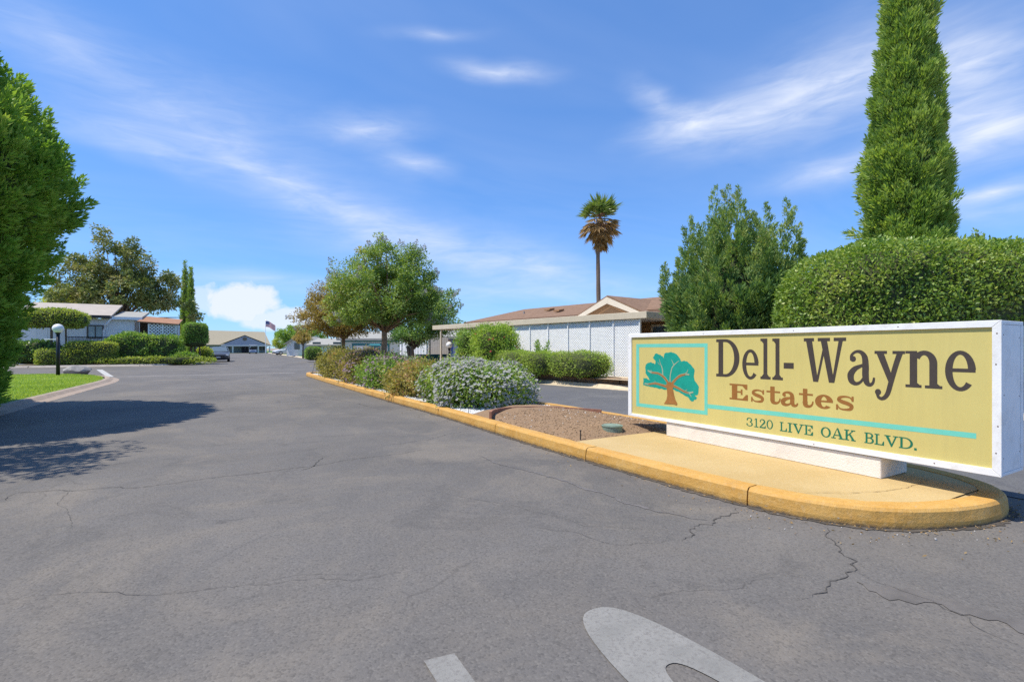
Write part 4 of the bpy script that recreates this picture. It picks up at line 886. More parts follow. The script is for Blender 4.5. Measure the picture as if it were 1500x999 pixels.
shrub('flowering_shrub', 'broad rounded bush covered in white blossom on the island', 4.54, 9.6, .92, 1.15, .74, G_SHR, 15000, .07, M_PET, 8000, .038, tonebias=.15, lump=.13)
shrub('olive_shrub', 'olive and rust coloured shrub left of the white flowering bush', 4.32, 12.15, .86, 1.2, .62, G_OLV, 15000, .085, tonebias=.05, lump=.16, e=3.2)
shrub('flowering_shrub', 'green shrub topped with mauve flowers beside the olive shrub', 4.25, 14.6, .88, 1.3, .76, G_SHR, 9000, .085, M_PUR, 1500, .045, lump=.14)
shrub('flowering_shrub', 'mauve flowering shrub with olive leaves, third from the white bush', 4.15, 17.1, .88, 1.4, .86, G_OLV, 9000, .085, M_PUR, 1300, .05, lump=.14)
shrub('olive_shrub', 'olive-yellow shrub at the far end of the island', 3.88, 20.5, .78, 1.7, .97, G_OLV, 9000, .09, lump=.12, tonebias=-.12)
shrub('flowering_shrub', 'faded mauve shrub half hidden behind the olive shrub', 4.6, 18.6, .5, 1.0, .95, G_OLV, 4000, .09, M_PUR, 500, .05)

# three bright mounds before the lattice
for k, (px, py, Yd, a, b, h, lb) in enumerate(((755, 548, 19.4, .95, .62, .85, 'leftmost bright green mound shrub before the white lattice'), (789, 551, 18.4, .85, .62, .82, 'middle bright green mound shrub before the white lattice'), (846, 553, 17.3, 1.25, .72, .84, 'widest bright green mound shrub, right end of the lattice planter'))):
    p = PD(px, 510, Yd); hedge('mound_shrub', lb, (p.x, p.y, .3), R(10) + 1.5, a, b, h, 3.6, 9000, .075, G_HDB, cat='shrub', group='green mounds before the lattice', lump=.07, sc=2.2, lw=.22, tonebias=.1)
_p = PD(725, 510, 20.6)
t = shrub('rose_bush', 'tall green bush with red flowers at the corner of the lattice', _p.x, _p.y, .85, .85, 2.0, G_HDB, 9000, .09, M_RED, 40, .07, lump=.15)
for px, Yd, h, lb in ((745, 19.9, 1.5, 'thin pale rose stems left of the lattice posts'), (790, 18.8, 1.35, 'thin pale rose stems in front of the lattice')):
    p = PD(px, 510, Yd); t = thing('rose_bush', lb, 'shrub', (p.x, p.y, .3), group='roses along the lattice'); mb = MB(); C = []
    for i in range(7):
        tip = Vector((RNG.uniform(-.3, .3), RNG.uniform(-.3, .3), h * RNG.uniform(.6, 1) - .2)); mb.tube([(0, 0, 0), tip * .5 + Vector((.03, 0, .02)), tip], [.012, .009, .005], 5); C += [tuple(tip * f) for f in (.55, .7, .85, 1)]
    mb.build('stems', M_BARK, t); C = np.array(C); leaves('foliage', *tufts(C, np.tile([0, 0, 1.], (len(C), 1)), .16, 26, .4, 1.4, .55, .3), G_SHR, t)
_p = PD(684, 510, 24.5); shrub('leafy_shrub', 'climbing shrub between the carport posts of the lattice house', _p.x, _p.y, .45, .45, 2.0, G_SHR, 2500, .12, lump=.15)

# ------------------------------------------------------------------ broadleaf trees
def broadleaf(name, label, loc, trunk_h, trunk_r, crown, clumps, csize, per, leaf, m, bark, flowers=None, nfl=0, lean=(0, 0), seed=1, multi=1, group=None, lw=.45, fringe=.0, tone_fn=None):
    """crown: list of (cx,cy,cz, rx,ry,rz) lobes"""
    t = thing(name, label, 'tree', loc, group=group); rg = random.Random(seed)
    C = []; tot = sum(q[3] * q[4] * q[5] for q in crown)
    for (cx, cy, cz, rx, ry, rz) in crown:
        n = max(3, int(clumps * rx * ry * rz / tot)); d = rnd_dirs(n); r = RNG.uniform(.35, 1.0, n) ** .5 * RNG.uniform(.88, 1.08, n)
        C.append(np.array([cx, cy, cz]) + d * r[:, None] * np.array([rx, ry, rz]))
    C = np.vstack(C); n = len(C)
    # limbs
    for k in range(multi):
        o = Vector((rg.uniform(-.15, .15) * (multi > 1), rg.uniform(-.15, .15) * (multi > 1), 0)); top = Vector((lean[0] + o.x * 3, lean[1] + o.y * 3, trunk_h))
        MB().tube([o + Vector((0, 0, -.1)), o + (top - o) * .35 + Vector((rg.uniform(-.06, .06), rg.uniform(-.06, .06), 0)), o + (top - o) * .7, top], [trunk_r * 1.25, trunk_r, trunk_r * .92, trunk_r * .85], 10).build('trunk', bark, t, smooth=True)
    mb = MB(); sel = RNG.choice(n, min(n, 46), replace=False)
    for i in sel:
        p = Vector(C[i]); b = Vector((lean[0], lean[1], trunk_h * rg.uniform(.86, 1.0))); mid = b.lerp(p, .5) + Vector((rg.uniform(-.15, .15), rg.uniform(-.15, .15), .12 * p.length * .3)); mb.tube([b, mid, p], [trunk_r * .5, trunk_r * .28, trunk_r * .08], 6)
    mb.build('branches', bark, t, smooth=True)
    ctr = C.mean(0); Nn = unit(C - ctr + np.array([0, 0, .3]))
    tc = RNG.uniform(0, 1, n) if tone_fn is None else np.clip(tone_fn(C) + RNG.normal(0, .15, n), 0, 1)
    idx = np.repeat(np.arange(n), per); sz = csize * RNG.uniform(.6, 1.25, n)
    P = C[idx] + rnd_dirs(len(idx)) * (RNG.uniform(0, 1, len(idx)) ** .45 * sz[idx])[:, None] * np.array([1, 1, .8])
    D = unit(P - C[idx] + rnd_dirs(len(idx)) * sz[idx][:, None] * .8 + np.array([0, 0, -.1]) * sz[idx][:, None]); L_ = leaf * RNG.uniform(.65, 1.3, len(idx))
    tone = np.clip(.6 * tc[idx] + .4 * RNG.uniform(0, 1, len(idx)), 0, 1)
    leaves('crown', P, D, L_, L_ * lw, tone, m, t, .12)
    if flowers:
        out = np.argsort(-(((C - ctr) / np.array([1, 1, .9])) ** 2).sum(1))[:max(nfl * 2, 1)]; pick = RNG.choice(out, min(nfl, len(out)), replace=False)
        cc = C[pick] + Nn[pick] * (sz[pick] * .85)[:, None]
        leaves('blossom', *tufts(cc, Nn[pick], .15, 46, .8, 1.2, .3, .24), flowers, t)
    return t
_p = PD(563, 510, 16.6)
broadleaf('crape_myrtle', 'crape myrtle with white flower heads and tan trunk on the island', (_p.x, _p.y, .12), 1.95, .1,
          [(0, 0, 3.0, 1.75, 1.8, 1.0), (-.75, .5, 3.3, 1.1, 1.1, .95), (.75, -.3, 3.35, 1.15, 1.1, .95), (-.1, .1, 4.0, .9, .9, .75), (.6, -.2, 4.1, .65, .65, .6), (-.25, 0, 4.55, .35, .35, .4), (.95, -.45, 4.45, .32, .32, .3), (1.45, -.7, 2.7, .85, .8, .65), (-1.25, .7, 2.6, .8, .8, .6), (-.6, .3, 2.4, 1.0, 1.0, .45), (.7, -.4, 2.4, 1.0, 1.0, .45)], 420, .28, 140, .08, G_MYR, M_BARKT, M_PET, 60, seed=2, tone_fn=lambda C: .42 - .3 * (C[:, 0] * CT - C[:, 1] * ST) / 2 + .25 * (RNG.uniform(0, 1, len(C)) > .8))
_p = PD(503, 510, 21.2)
broadleaf('crape_myrtle', 'bronze-leaved crape myrtle at the far end of the island', (_p.x, _p.y, .12), 1.75, .085,
          [(0, 0, 2.6, 1.5, 1.5, .8), (-.8, .5, 2.7, .9, .9, .8), (-.3, .2, 3.4, .95, .95, .75), (.5, -.2, 3.3, .9, .9, .7), (-.95, .55, 3.3, .5, .5, .45), (.1, 0, 4.05, .5, .5, .4), (1.2, -.6, 2.4, .7, .7, .5), (-1.4, .8, 2.35, .5, .5, .4), (0, 0, 2.1, 1.2, 1.2, .45)], 250, .3, 120, .095, G_MYB, M_BARKT, M_PET, 10, seed=3, lw=.42)
_p = PD(606, 510, 29)
broadleaf('shade_tree', 'dark green low-branching tree before the white picket fence', (_p.x, _p.y, .12), 1.3, .12, [(0, 0, 2.6, 2.0, 2.0, 1.2), (1.3, -.7, 2.8, 1.2, 1.2, 1.0), (.5, 0, 3.9, 1.3, 1.3, .9), (1.6, -.9, 3.4, .8, .8, .7), (-.9, .5, 3.2, 1.1, 1.1, .9)], 190, .42, 110, .13, G_DRK, M_BARK, seed=4, multi=2)
_p = PD(176, 510, 51)
broadleaf('magnolia_tree', 'large dark magnolia with bronze tints rising behind the left house', (_p.x, _p.y, .1), 4.0, .25,
          [(0, 0, 6.8, 4.6, 3.5, 2.6), (-2.8, 0, 8.0, 2.6, 2.4, 2.1), (2.6, 0, 7.6, 2.5, 2.4, 2.2), (-.6, 0, 10.2, 2.6, 2.3, 2.0), (1.6, 0, 10.4, 1.7, 1.7, 1.5), (-1.0, 0, 12.6, 1.3, 1.2, 1.1), (1.3, 0, 12.2, .9, .9, .9), (5.0, 0, 5.8, 1.6, 1.5, 1.3), (-4.2, 0, 6.6, 1.6, 1.6, 1.3), (-3.6, 0, 9.6, .9, .9, .9), (4.6, 0, 8.6, 1.0, 1.0, .8), (6.1, 0, 4.7, .8, .8, .6)], 300, .62, 90, .3, G_MAG, M_BARK, seed=5)
_p = PD(98, 510, 52)
broadleaf('lime_tree', 'light lime-green tree behind the left house, below the magnolia', (_p.x, _p.y, .1), 3.0, .15, [(0, 0, 5.4, 2.2, 2.0, 1.7), (1.5, 0, 4.8, 1.2, 1.2, 1.1), (-.8, 0, 6.8, 1.1, 1.1, .9)], 100, .55, 90, .24, G_LIM, M_BARK, seed=6)
for nm, lb, px, Yd, mt_, lobes, cl, sz, pr, lf, tr in (
        ('round_tree', 'green round-topped tree beyond the white car', 428, 92, G_SHR, [(0, 0, 3.9, 2.6, 2.2, 1.7), (1.7, 0, 4.3, 1.8, 1.8, 1.3), (-1.3, 0, 3.3, 1.6, 1.5, 1.1)], 90, .6, 70, .32, 1.6),
        ('small_tree', 'small yellow-green tree left of the white car', 410, 100, G_LIM, [(0, 0, 2.3, 1.5, 1.5, 1.1)], 40, .5, 60, .28, 1.1),
        ('small_tree', 'small pollarded tree with bronze leaves beside the round hedge', 444, 62, G_MYB, [(0, 0, 2.5, 1.05, 1.05, .6), (-.4, 0, 2.9, .5, .5, .35)], 40, .34, 60, .2, 1.7),
        ('background_tree', 'tree mass seen past the bronze crape myrtle', 455, 84, G_SHR, [(0, 0, 3.4, 2.6, 2.0, 1.6)], 60, .6, 60, .32, 1.5)):
    p = PD(px, 510, Yd); broadleaf(nm, lb, (p.x, p.y, .12), tr, .1, lobes, cl, sz, pr, lf, mt_, M_BARK, seed=int(px))
# the tree beyond the left edge of the picture whose feathery shadow lies on the road
broadleaf('shade_tree', 'feathery tree left of the picture that throws the near-left road shadow', (-5.0, 8.5, .09), 2.4, .14, [(0, 0, 4.6, 1.2, 1.2, 1.3), (.7, -.6, 5.0, .7, .7, .7), (.8, .3, 4.2, .6, .6, .6)], 60, .34, 60, .13, G_SHR, M_BARK, seed=8)

# ------------------------------------------------------------------ fan palm
def palm(loc, Ht):
    t = thing('fan_palm', 'tall fan palm with a brown skirt above the shingle roof', 'palm tree', loc)
    n = 14; MB().tube([(.25 * (i / n - 1) ** 2 - .25, 0, -.1 + (Ht + .1) * i / n) for i in range(n + 1)], [.24 - .09 * i / n + (.012 if i % 2 else 0) for i in range(n + 1)], 10).build('trunk', M_BARK, t, smooth=True)
    def fans(nf, el0, el1, ln0, ln1, z0, z1, m, name, droop):
        Pp, Dd, Ll, Ww, Tt = [], [], [], [], []; mb = MB()
        for k in range(nf):
            a = k * 2.399 + RNG.uniform(-.3, .3); f = RNG.uniform(); el = R(el0 + (el1 - el0) * f); L_ = RNG.uniform(ln0, ln1)
            d = Vector((math.cos(a) * math.cos(el), math.sin(a) * math.cos(el), math.sin(el))); b = Vector((0, 0, z0 + (z1 - z0) * RNG.uniform())); hub = b + d * L_ * .52; mb.tube([b, b.lerp(hub, .6) + Vector((0, 0, .05)), hub], [.025, .018, .012], 5)
            sd = d.cross(Vector((0, 0, 1))).normalized(); tone = RNG.uniform()
            for j in range(-8, 9):
                q = j / 8 * 1.35; dd = (d * math.cos(q) + sd * math.sin(q)); dd.z -= droop * RNG.uniform(.3, 1.1); dd.normalize()
                Pp.append(hub); Dd.append(dd); Ll.append(L_ * .55 * (1 - .25 * abs(j) / 8) * RNG.uniform(.85, 1.1)); Ww.append(.13); Tt.append(.6 * tone + .4 * RNG.uniform())
        mb.build('leaf_stalks', MATS['tan_bark'], t); leaves(name, np.array(Pp), np.array(Dd), np.array(Ll), np.array(Ww), np.array(Tt), m, t, .2)
    fans(46, 8, 85, 1.7, 2.6, Ht - .3, Ht + .3, G_PLM, 'fronds', .35)
    fans(40, -55, 5, 1.6, 2.5, Ht - .6, Ht, G_PLD, 'dry_fronds', .6)
    fans(90, -86, -60, 1.0, 1.9, Ht - 1.6, Ht - .2, G_PLD, 'skirt', .5)
_p = PD(877, 510, 45); palm((_p.x + .15, _p.y, .12), 13.0)

# ------------------------------------------------------------------ lawn grass
def blades(name, label, n, samp, h, w):
    P = samp(n); D = unit(np.stack([RNG.normal(0, .35, n), RNG.normal(0, .35, n), np.ones(n)], 1)); L_ = h * RNG.uniform(.5, 1.3, n)
    tn = np.clip(.45 + .2 * wav(P, 1.3) + RNG.normal(0, .18, n), 0, 1)
    o = leaves(name, P, D, L_, w, tn, G_GRS, None); tag(o, label, 'grass', kind='stuff')
from mathutils.geometry import intersect_point_tri_2d
def lawn_s(n):
    y = 14.5 + 15.9 * RNG.uniform(0, 1, n) ** .8; x1 = np.interp(y, [14, 23.2, 25, 26.6, 28.2, 29.6, 30.6], [-4.42, -4.4, -4.55, -4.9, -5.55, -6.55, -8.1]); x = x1 - RNG.uniform(0, 1, n) ** 1.3 * 6.5
    return np.stack([x, y, np.full(n, .088)], 1)
blades('lawn_grass', 'bright green mown grass on the left corner lawn', 60000, lawn_s, .055, .014)

_P = litter(420); _o = leaves('leaf_litter', _P, np.stack([RNG.normal(size=420), RNG.normal(size=420), RNG.uniform(0, .35, 420)], 1), RNG.uniform(.012, .03, 420), .011, RNG.uniform(0, 1, 420), G_PLD, None)
tag(_o, 'dry leaf litter scattered along the foot of the yellow kerb', 'litter', kind='stuff')

# ================================================================== BUILDINGS
M_CREAM = mat('cream_trim', (.62, .53, .4), .6, .06, 3)
M_WSID = mat('white_siding', (.84, .85, .88), .6, .05, 2)
M_BRNS = mat('brown_siding', (.3, .16, .07), .75, .15, 5, .2, 30)
M_WLAT = mat('white_lattice', (.86, .86, .86), .6, .05, 4)
M_GLASS = mat('window_glass', (.05, .07, .08), .08, .2, 2, spec=.8)
M_DARK = mat('dark_interior', (.03, .03, .035), .9)
M_BLK = mat('black_metal', (.012, .012, .014), .4, .1, 9)
def shingle(name, c0, c1, c2, sx=4.0, sy=7.0):
    mt, nt, N, L, b = nodes_of(name)
    v = N.new('ShaderNodeTexCoord').outputs['Object']; br = N.new('ShaderNodeTexBrick'); mp = N.new('ShaderNodeMapping'); L.new(v, mp.inputs[0]); mp.inputs['Rotation'].default_value = (0, 0, R(90)); L.new(mp.outputs[0], br.inputs['Vector'])
    br.inputs['Color1'].default_value = (*c0, 1); br.inputs['Color2'].default_value = (*c1, 1); br.inputs['Mortar'].default_value = (*c2, 1); br.inputs['Scale'].default_value = sx; br.inputs['Mortar Size'].default_value = .012; br.inputs['Row Height'].default_value = .5
    c = mixc(N, L, .35, br.outputs['Color'], ramp(N, L, tex_noise(N, L, v, 5, 6, .7), [(.3, c2), (.7, c1)])); L.new(c, b.inputs['Base Color']); b.inputs['Roughness'].default_value = .9; bump(N, L, b, tex_noise(N, L, v, 40, 4, .7), .4, .02); return mt
M_SHB = shingle('shingle_brown', (.2, .115, .065), (.27, .165, .1), (.12, .065, .04))
M_SHT = shingle('shingle_tan', (.3, .26, .18), (.34, .3, .215), (.2, .17, .12), 2.0)
M_SHG = mat('grey_roofing', (.32, .31, .28), .85, .1, 3)

def lattice(name, w, h, pitch, sw, th, m, parent, M):
    """diagonal lath screen w x h in its own plane (x along, z up), two crossing layers"""
    mb = MB(); 
    for layer, sgn in ((0, 1), (1, -1)):
        y0 = layer * th; d = pitch * math.sqrt(2); k = -h if sgn > 0 else 0; end = w if sgn > 0 else w + h
        c = k + d * .5; hw = sw / math.sqrt(2)
        while c < end:
            P = []
            for off in (-hw, hw):
                o = c + off   # line: x - sgn*z = o
                pts = []
                if sgn > 0: zs = max(0, -o); ze = min(h, w - o)
                else: zs = max(0, o - w); ze = min(h, o)
                P.append(None if ze <= zs else ((o + sgn * zs, zs), (o + sgn * ze, ze)))
            if P[0] and P[1]:
                q = [P[0][0], P[1][0], P[1][1], P[0][1]]
                vs = [M @ Vector((x, y0, z)) for x, z in q] + [M @ Vector((x, y0 + th, z)) for x, z in q]
                mb.add(vs, [(0, 1, 2, 3), (7, 6, 5, 4), (0, 4, 5, 1), (1, 5, 6, 2), (2, 6, 7, 3), (3, 7, 4, 0)])
            c += d
    o = mb.build(name, m, parent); o['kind'] = 'stuff'; return o

# ------------------------------------------------------------------ brown-roofed house with the lattice carport, right
def lattice_house():
    t = thing('mobile_home', 'brown-roofed mobile home with a long white lattice carport screen', 'house', (12.2, 12.6, .12), R(10.5))
    Zf, ez = .1, 2.2
    # lattice screen in six panels with posts
    y = 0.0; ws = [1.13] * 6
    for i, w in enumerate(ws):
        Mx = Matrix(((0, 1, 0, 0), (1, 0, 0, y + .01), (0, 0, 1, Zf), (0, 0, 0, 1)))
        lattice('lattice_panel', w - .02, ez - Zf - .02,   .07, .041, .008, M_WLAT, t, Mx); y += w
    for i in range(7): box('lattice_post', -.045, .04, i * 1.13 - .022, i * 1.13 + .022, 0, ez - .005, M_WLAT, t, .004)
    box('base_rail', -.03, .03, .04, 6.74, .02, Zf - .002, M_WLAT, t)
    # carport cover and posts
    box('carport_roof', -.06, 3.3, -.28, 13.6, 2.26, 2.36, M_WSID, t)
    box('fascia', -.11, -.062, -.34, 13.65, 2.2, 2.43, M_CREAM, t, .008)
    box('fascia', -.06, 3.2, -.34, -.285, 2.2, 2.43, M_CREAM, t, .008)
    box('fascia', -.06, 3.2, 13.605, 13.65, 2.2, 2.43, M_CREAM, t, .008)
    for yy in (9.4, 11.0, 12.9): box('carport_post', -.055, .03, yy - .045, yy + .045, 0, 2.255, M_CREAM, t, .006)
    # house body: walls with real board joints
    for i in range(46):
        y0 = -1.4 + i * .34; box('siding_board', 3.02, 3.07, y0 + .008, y0 + .332, .3, 2.55, M_BRNS, t)
    box('wall', 3.075, 9.0, -1.4, 14.2, 0, 2.55, mat('siding_backing', (.16, .085, .04), .8), t)
    box('wall', 2.0, 3.0, 8.7, 8.82, 0, 2.25, M_BRNS, t); box('wall', .1, 2.0, 8.7, 8.8, .0, 2.25, M_BRNS, t)
    w = box('window', 2.98, 3.015, .1, 1.5, 1.15, 2.05, M_GLASS, t); 
    for a in ((.02, .1, 1.07, 2.13), (1.5, 1.58, 1.07, 2.13)): box('frame', 2.97, 3.015, a[0], a[1], a[2], a[3], M_CREAM, w)
    box('frame', 2.97, 3.014, .1, 1.5, 2.052, 2.13, M_CREAM, w); box('frame', 2.97, 3.014, .1, 1.5, 1.07, 1.148, M_CREAM, w); box('frame', 2.97, 3.013, .77, .83, 1.15, 2.05, M_CREAM, w)
    w = box('window', 2.98, 3.015, 4.1, 5.5, 1.15, 2.05, M_GLASS, t)
    box('frame', 2.97, 3.014, 4.0, 5.6, 2.052, 2.13, M_CREAM, w); box('frame', 2.97, 3.014, 4.0, 5.6, 1.07, 1.148, M_CREAM, w)
    # hip roof
    e, rz = 2.72, 3.58; x0, x1, y0, y1 = 2.5, 9.4, -1.9, 14.4; xr = 5.8
    vs = [(x0, y0, e), (x1, y0, e), (x1, y1, e), (x0, y1, e), (xr, y0 + .2, rz), (xr, 12.6, rz), (x0, y0, e - .12), (x1, y0, e - .12), (x1, y1, e - .12), (x0, y1, e - .12)]
    r = obj_from('roof', vs, [(0, 3, 5, 4), (1, 4, 5, 2), (2, 5, 3), (0, 4, 1), (0, 6, 9, 3), (3, 9, 8, 2), (2, 8, 7, 1), (1, 7, 6, 0), (6, 7, 8, 9)], M_SHB, t)
    def rz_at(x): return e + (rz - e) * (x - x0) / (xr - x0)
    for (x, yy) in ((4.3, 8.9), (3.7, 7.6)):
        z = rz_at(x); MB().add([(x - .16, yy - .2, z + .01), (x + .22, yy - .2, z + .07), (x + .22, yy + .2, z + .07), (x - .16, yy + .2, z + .01), (x - .16, yy - .2, z + .09), (x + .22, yy - .2, z + .16), (x + .22, yy + .2, z + .16), (x - .16, yy + .2, z + .09)], [(0, 1, 2, 3), (4, 7, 6, 5), (0, 4, 5, 1), (1, 5, 6, 2), (2, 6, 7, 3), (3, 7, 4, 0)]).build('roof_vent', MATS['brown_siding'], r)
    MB().tube([(4.0, 10.6, 2.9), (4.0, 10.6, 3.25)], .04, 8).build('vent_pipe', mat('pipe_grey', (.3, .29, .28), .5), r)
    # cross gable
    gx, gy, hw, gz0, gz1 = 2.05, 3.0, 1.62, 2.62, 3.33; back = 5.6
    g = obj_from('gable_roof', [(gx - .12, gy - hw - .12, gz0), (gx - .12, gy, gz1 + .05), (gx - .12, gy + hw + .12, gz0), (back, gy - hw - .12, gz0 + .02), (back, gy, gz1 + .07), (back, gy + hw + .12, gz0 + .02), (gx - .12, gy - hw - .12, gz0 - .06), (gx - .12, gy, gz1 - .01), (gx - .12, gy + hw + .12, gz0 - .06)], [(0, 1, 4, 3), (1, 2, 5, 4), (0, 6, 7, 1), (1, 7, 8, 2)], M_SHB, t)
    obj_from('gable_wall', [(gx + .05, gy - hw, gz0 - .05), (gx + .05, gy + hw, gz0 - .05), (gx + .05, gy, gz1 - .03)], [(0, 1, 2)], M_BRNS, g)
    for s_ in (-1, 1):
        a, b_ = Vector((gy + s_ * (hw + .1), gz0 - .06)), Vector((gy, gz1 - .02)); d = (b_ - a).normalized(); n = Vector((-d.y, d.x)) * .22; n = n if n.y < 0 else -n
        q = [a, b_, b_ + Vector((0, -.27)), a + Vector((-s_ * .42, 0))]
        MB().add([(gx - .16, p.x, p.y) for p in q] + [(gx - .125, p.x, p.y) for p in q], [(0, 1, 2, 3), (7, 6, 5, 4), (0, 4, 5, 1), (1, 5, 6, 2), (2, 6, 7, 3), (3, 7, 4, 0)]).build('barge_board', M_CREAM, g)
    return t
lattice_house()
# timber edging of the lattice planter: each sleeper a part
te = thing('timber_edging', 'weathered brown timber sleepers edging the lattice planter', 'edging', (10.95, 11.6, .12), R(11.4))
M_TIE = mat('weathered_timber', (.27, .175, .11), .9, .3, 6, .6, 40, dirt=(.12, .08, .05), dirt_scale=6, dirt_amt=.6)
for i in range(6): box('sleeper', -.06 + .01 * (i % 2), .1 + .01 * (i % 2), -3.2 + i * 1.85, -3.2 + i * 1.85 + 1.82, -.05, .19 + .012 * ((i * 7) % 3), M_TIE, te, .012)
pb = obj_from('planter_bed', [(11.05, 7.9, .3), (12.6, 7.9, .3), (10.9, 19.6, .3), (9.5, 19.6, .3)], [(0, 1, 2, 3)], mat('planter_gravel', (.5, .4, .28), .95, .3, 14, .7, 60)); struct(pb)

# ------------------------------------------------------------------ left house with lattice porch
def left_house():
    u = 49.5; L0 = at_u(20, u); xr = at_u(197, u)
    t = thing('mobile_home', 'pale blue-white mobile home with tan roof behind the left hedges', 'house', (xr, u, .1))
    w = xr - L0; zz = lambda py: PU(150, py, u)[1] - .1
    ez = zz(467)
    wl = box('wall', -w, 0, 0, 8, 0, ez, M_WSID, t)
    for i in range(int(w / .6)): box('siding_batten', -w + i * .6 + .02, -w + i * .6 + .055, -.012, 0, .6, ez, M_WSID, t)
    # window
    x0, x1 = at_u(129.5, u) - xr, at_u(150, u) - xr; z0, z1 = zz(494), zz(478)
    wn = box('window', x0, x1, -.02, .02, z0, z1, mat('curtained_glass', (.42, .5, .52), .3, .25, 1.2), t)
    for a in ((x0 - .09, x0, z0 - .09, z1 + .09), (x1, x1 + .09, z0 - .09, z1 + .09), (x0, x1, z1, z1 + .09), (x0, x1, z0 - .09, z0), ((x0 + x1) / 2 - .03, (x0 + x1) / 2 + .03, z0, z1)): box('frame', a[0], a[1], -.05, -.021, a[2], a[3], MATS['dark_interior'] if False else mat('bronze_frame', (.12, .1, .09), .5), wn)
    # roof slabs
    zr = zz(452.5)
    r = MB().add([(-w, -.45, ez + .12), (at_u(165, u) - xr, -.45, ez + .12), (at_u(165, u) - xr, 4, zr + .5), (-w, 4, zr + .5), (-w, -.45, ez + .24), (at_u(165, u) - xr, -.45, ez + .24), (at_u(165, u) - xr, 4, zr + .62), (-w, 4, zr + .62)], [(0, 3, 2, 1), (4, 5, 6, 7), (0, 1, 5, 4), (1, 2, 6, 5), (2, 3, 7, 6), (3, 0, 4, 7)]).build('roof', mat('tan_roof', (.4, .35, .3), .8, .1, 2), t)
    MB().add([(at_u(165, u) - xr, -.3, ez), (.5, -.3, ez), (.5, 4, ez + .7), (at_u(165, u) - xr, 4, ez + .7), (at_u(165, u) - xr, -.3, ez + .16), (.5, -.3, ez + .16), (.5, 4, ez + .86), (at_u(165, u) - xr, 4, ez + .86)], [(0, 3, 2, 1), (4, 5, 6, 7), (0, 1, 5, 4), (1, 2, 6, 5), (2, 3, 7, 6), (3, 0, 4, 7)]).build('roof', M_SHG, t)
    box('eave_trim', at_u(165, u) - xr, .55, -.36, -.302, ez - .05, ez + .17, M_WSID, t); box('eave_trim', -w, at_u(163, u) - xr, -.5, -.452, ez + .02, ez + .25, mat('dark_fascia', (.07, .06, .055), .7), t)
    # downspout
    xd = at_u(155, u) - xr; MB().tube([(xd + .4, -.4, ez), (xd + .1, -.3, ez - .45), (xd - .1, -.12, ez - .9), (xd - .15, -.1, .3)], .07, 8).build('downspout', M_WSID, t)
    # porch: orange awning, lattice, side screen
    xp0, xp1 = .75, at_u(258, u - 1.2) - xr; zp = zz(473)
    box('porch_back_wall', .05, xp1, 2.2, 2.3, 0, ez, mat('porch_dark', (.12, .09, .07), .9), t)
    MB().add([(.35, -1.4, zp + .05), (xp1 + .2, -1.4, zp - .12), (xp1 + .2, 2.0, zp + .42), (.55, 2.0, zp + .62), (.35, -1.4, zp + .14), (xp1 + .2, -1.4, zp - .03), (xp1 + .2, 2.0, zp + .51), (.55, 2.0, zp + .71)], [(0, 3, 2, 1), (4, 5, 6, 7), (0, 1, 5, 4), (1, 2, 6, 5), (2, 3, 7, 6), (3, 0, 4, 7)]).build('porch_roof', mat('terracotta_awning', (.33, .17, .095), .8, .15, 3), t)
    xl0 = at_u(218, u - 1.2) - xr
    lattice('lattice_panel', xp1 - xl0, zp - 1.2, .17, .075, .02, M_WLAT, t, Matrix.Translation((xl0, -1.2, 1.15)))
    for x in (xl0, (xl0 + xp1) / 2, xp1): box('porch_post', x - .05, x + .05, -1.27, -1.205, 0, zp - .05, M_WLAT, t)
    lattice('lattice_panel', 2.2, zp - 1.2, .17, .075, .02, M_WLAT, t, Matrix(((0, -1, 0, xp1 + .06), (1, 0, 0, -1.1), (0, 0, 1, 1.15), (0, 0, 0, 1))))
    lattice('lattice_panel', .7, .9, .17, .075, .02, M_WLAT, t, Matrix.Translation((xp1 - .7, -1.2, .2)))
    for i in range(4): box('porch_step', xp1 - .5, xp1 + .3, -2.6 + i * .28, -2.6 + (i + 1) * .28, 0, .18 * (i + 1), M_WSID, t)
    return t
left_house()
# iron railing before it: every baluster a part
u = 48.2; xa, xb = at_u(96, u), at_u(160, u)
t = thing('iron_railing', 'dark iron railing in front of the left house', 'railing', (xa, u, .1))
for z in (1.15, 2.02): box('rail', 0, xb - xa, -.025, .025, z, z + .05, M_BLK, t)
for i in range(33): box('baluster', (xb - xa) * i / 32 - .014, (xb - xa) * i / 32 + .014, -.014, .014, 0.05, 2.019, M_BLK, t)

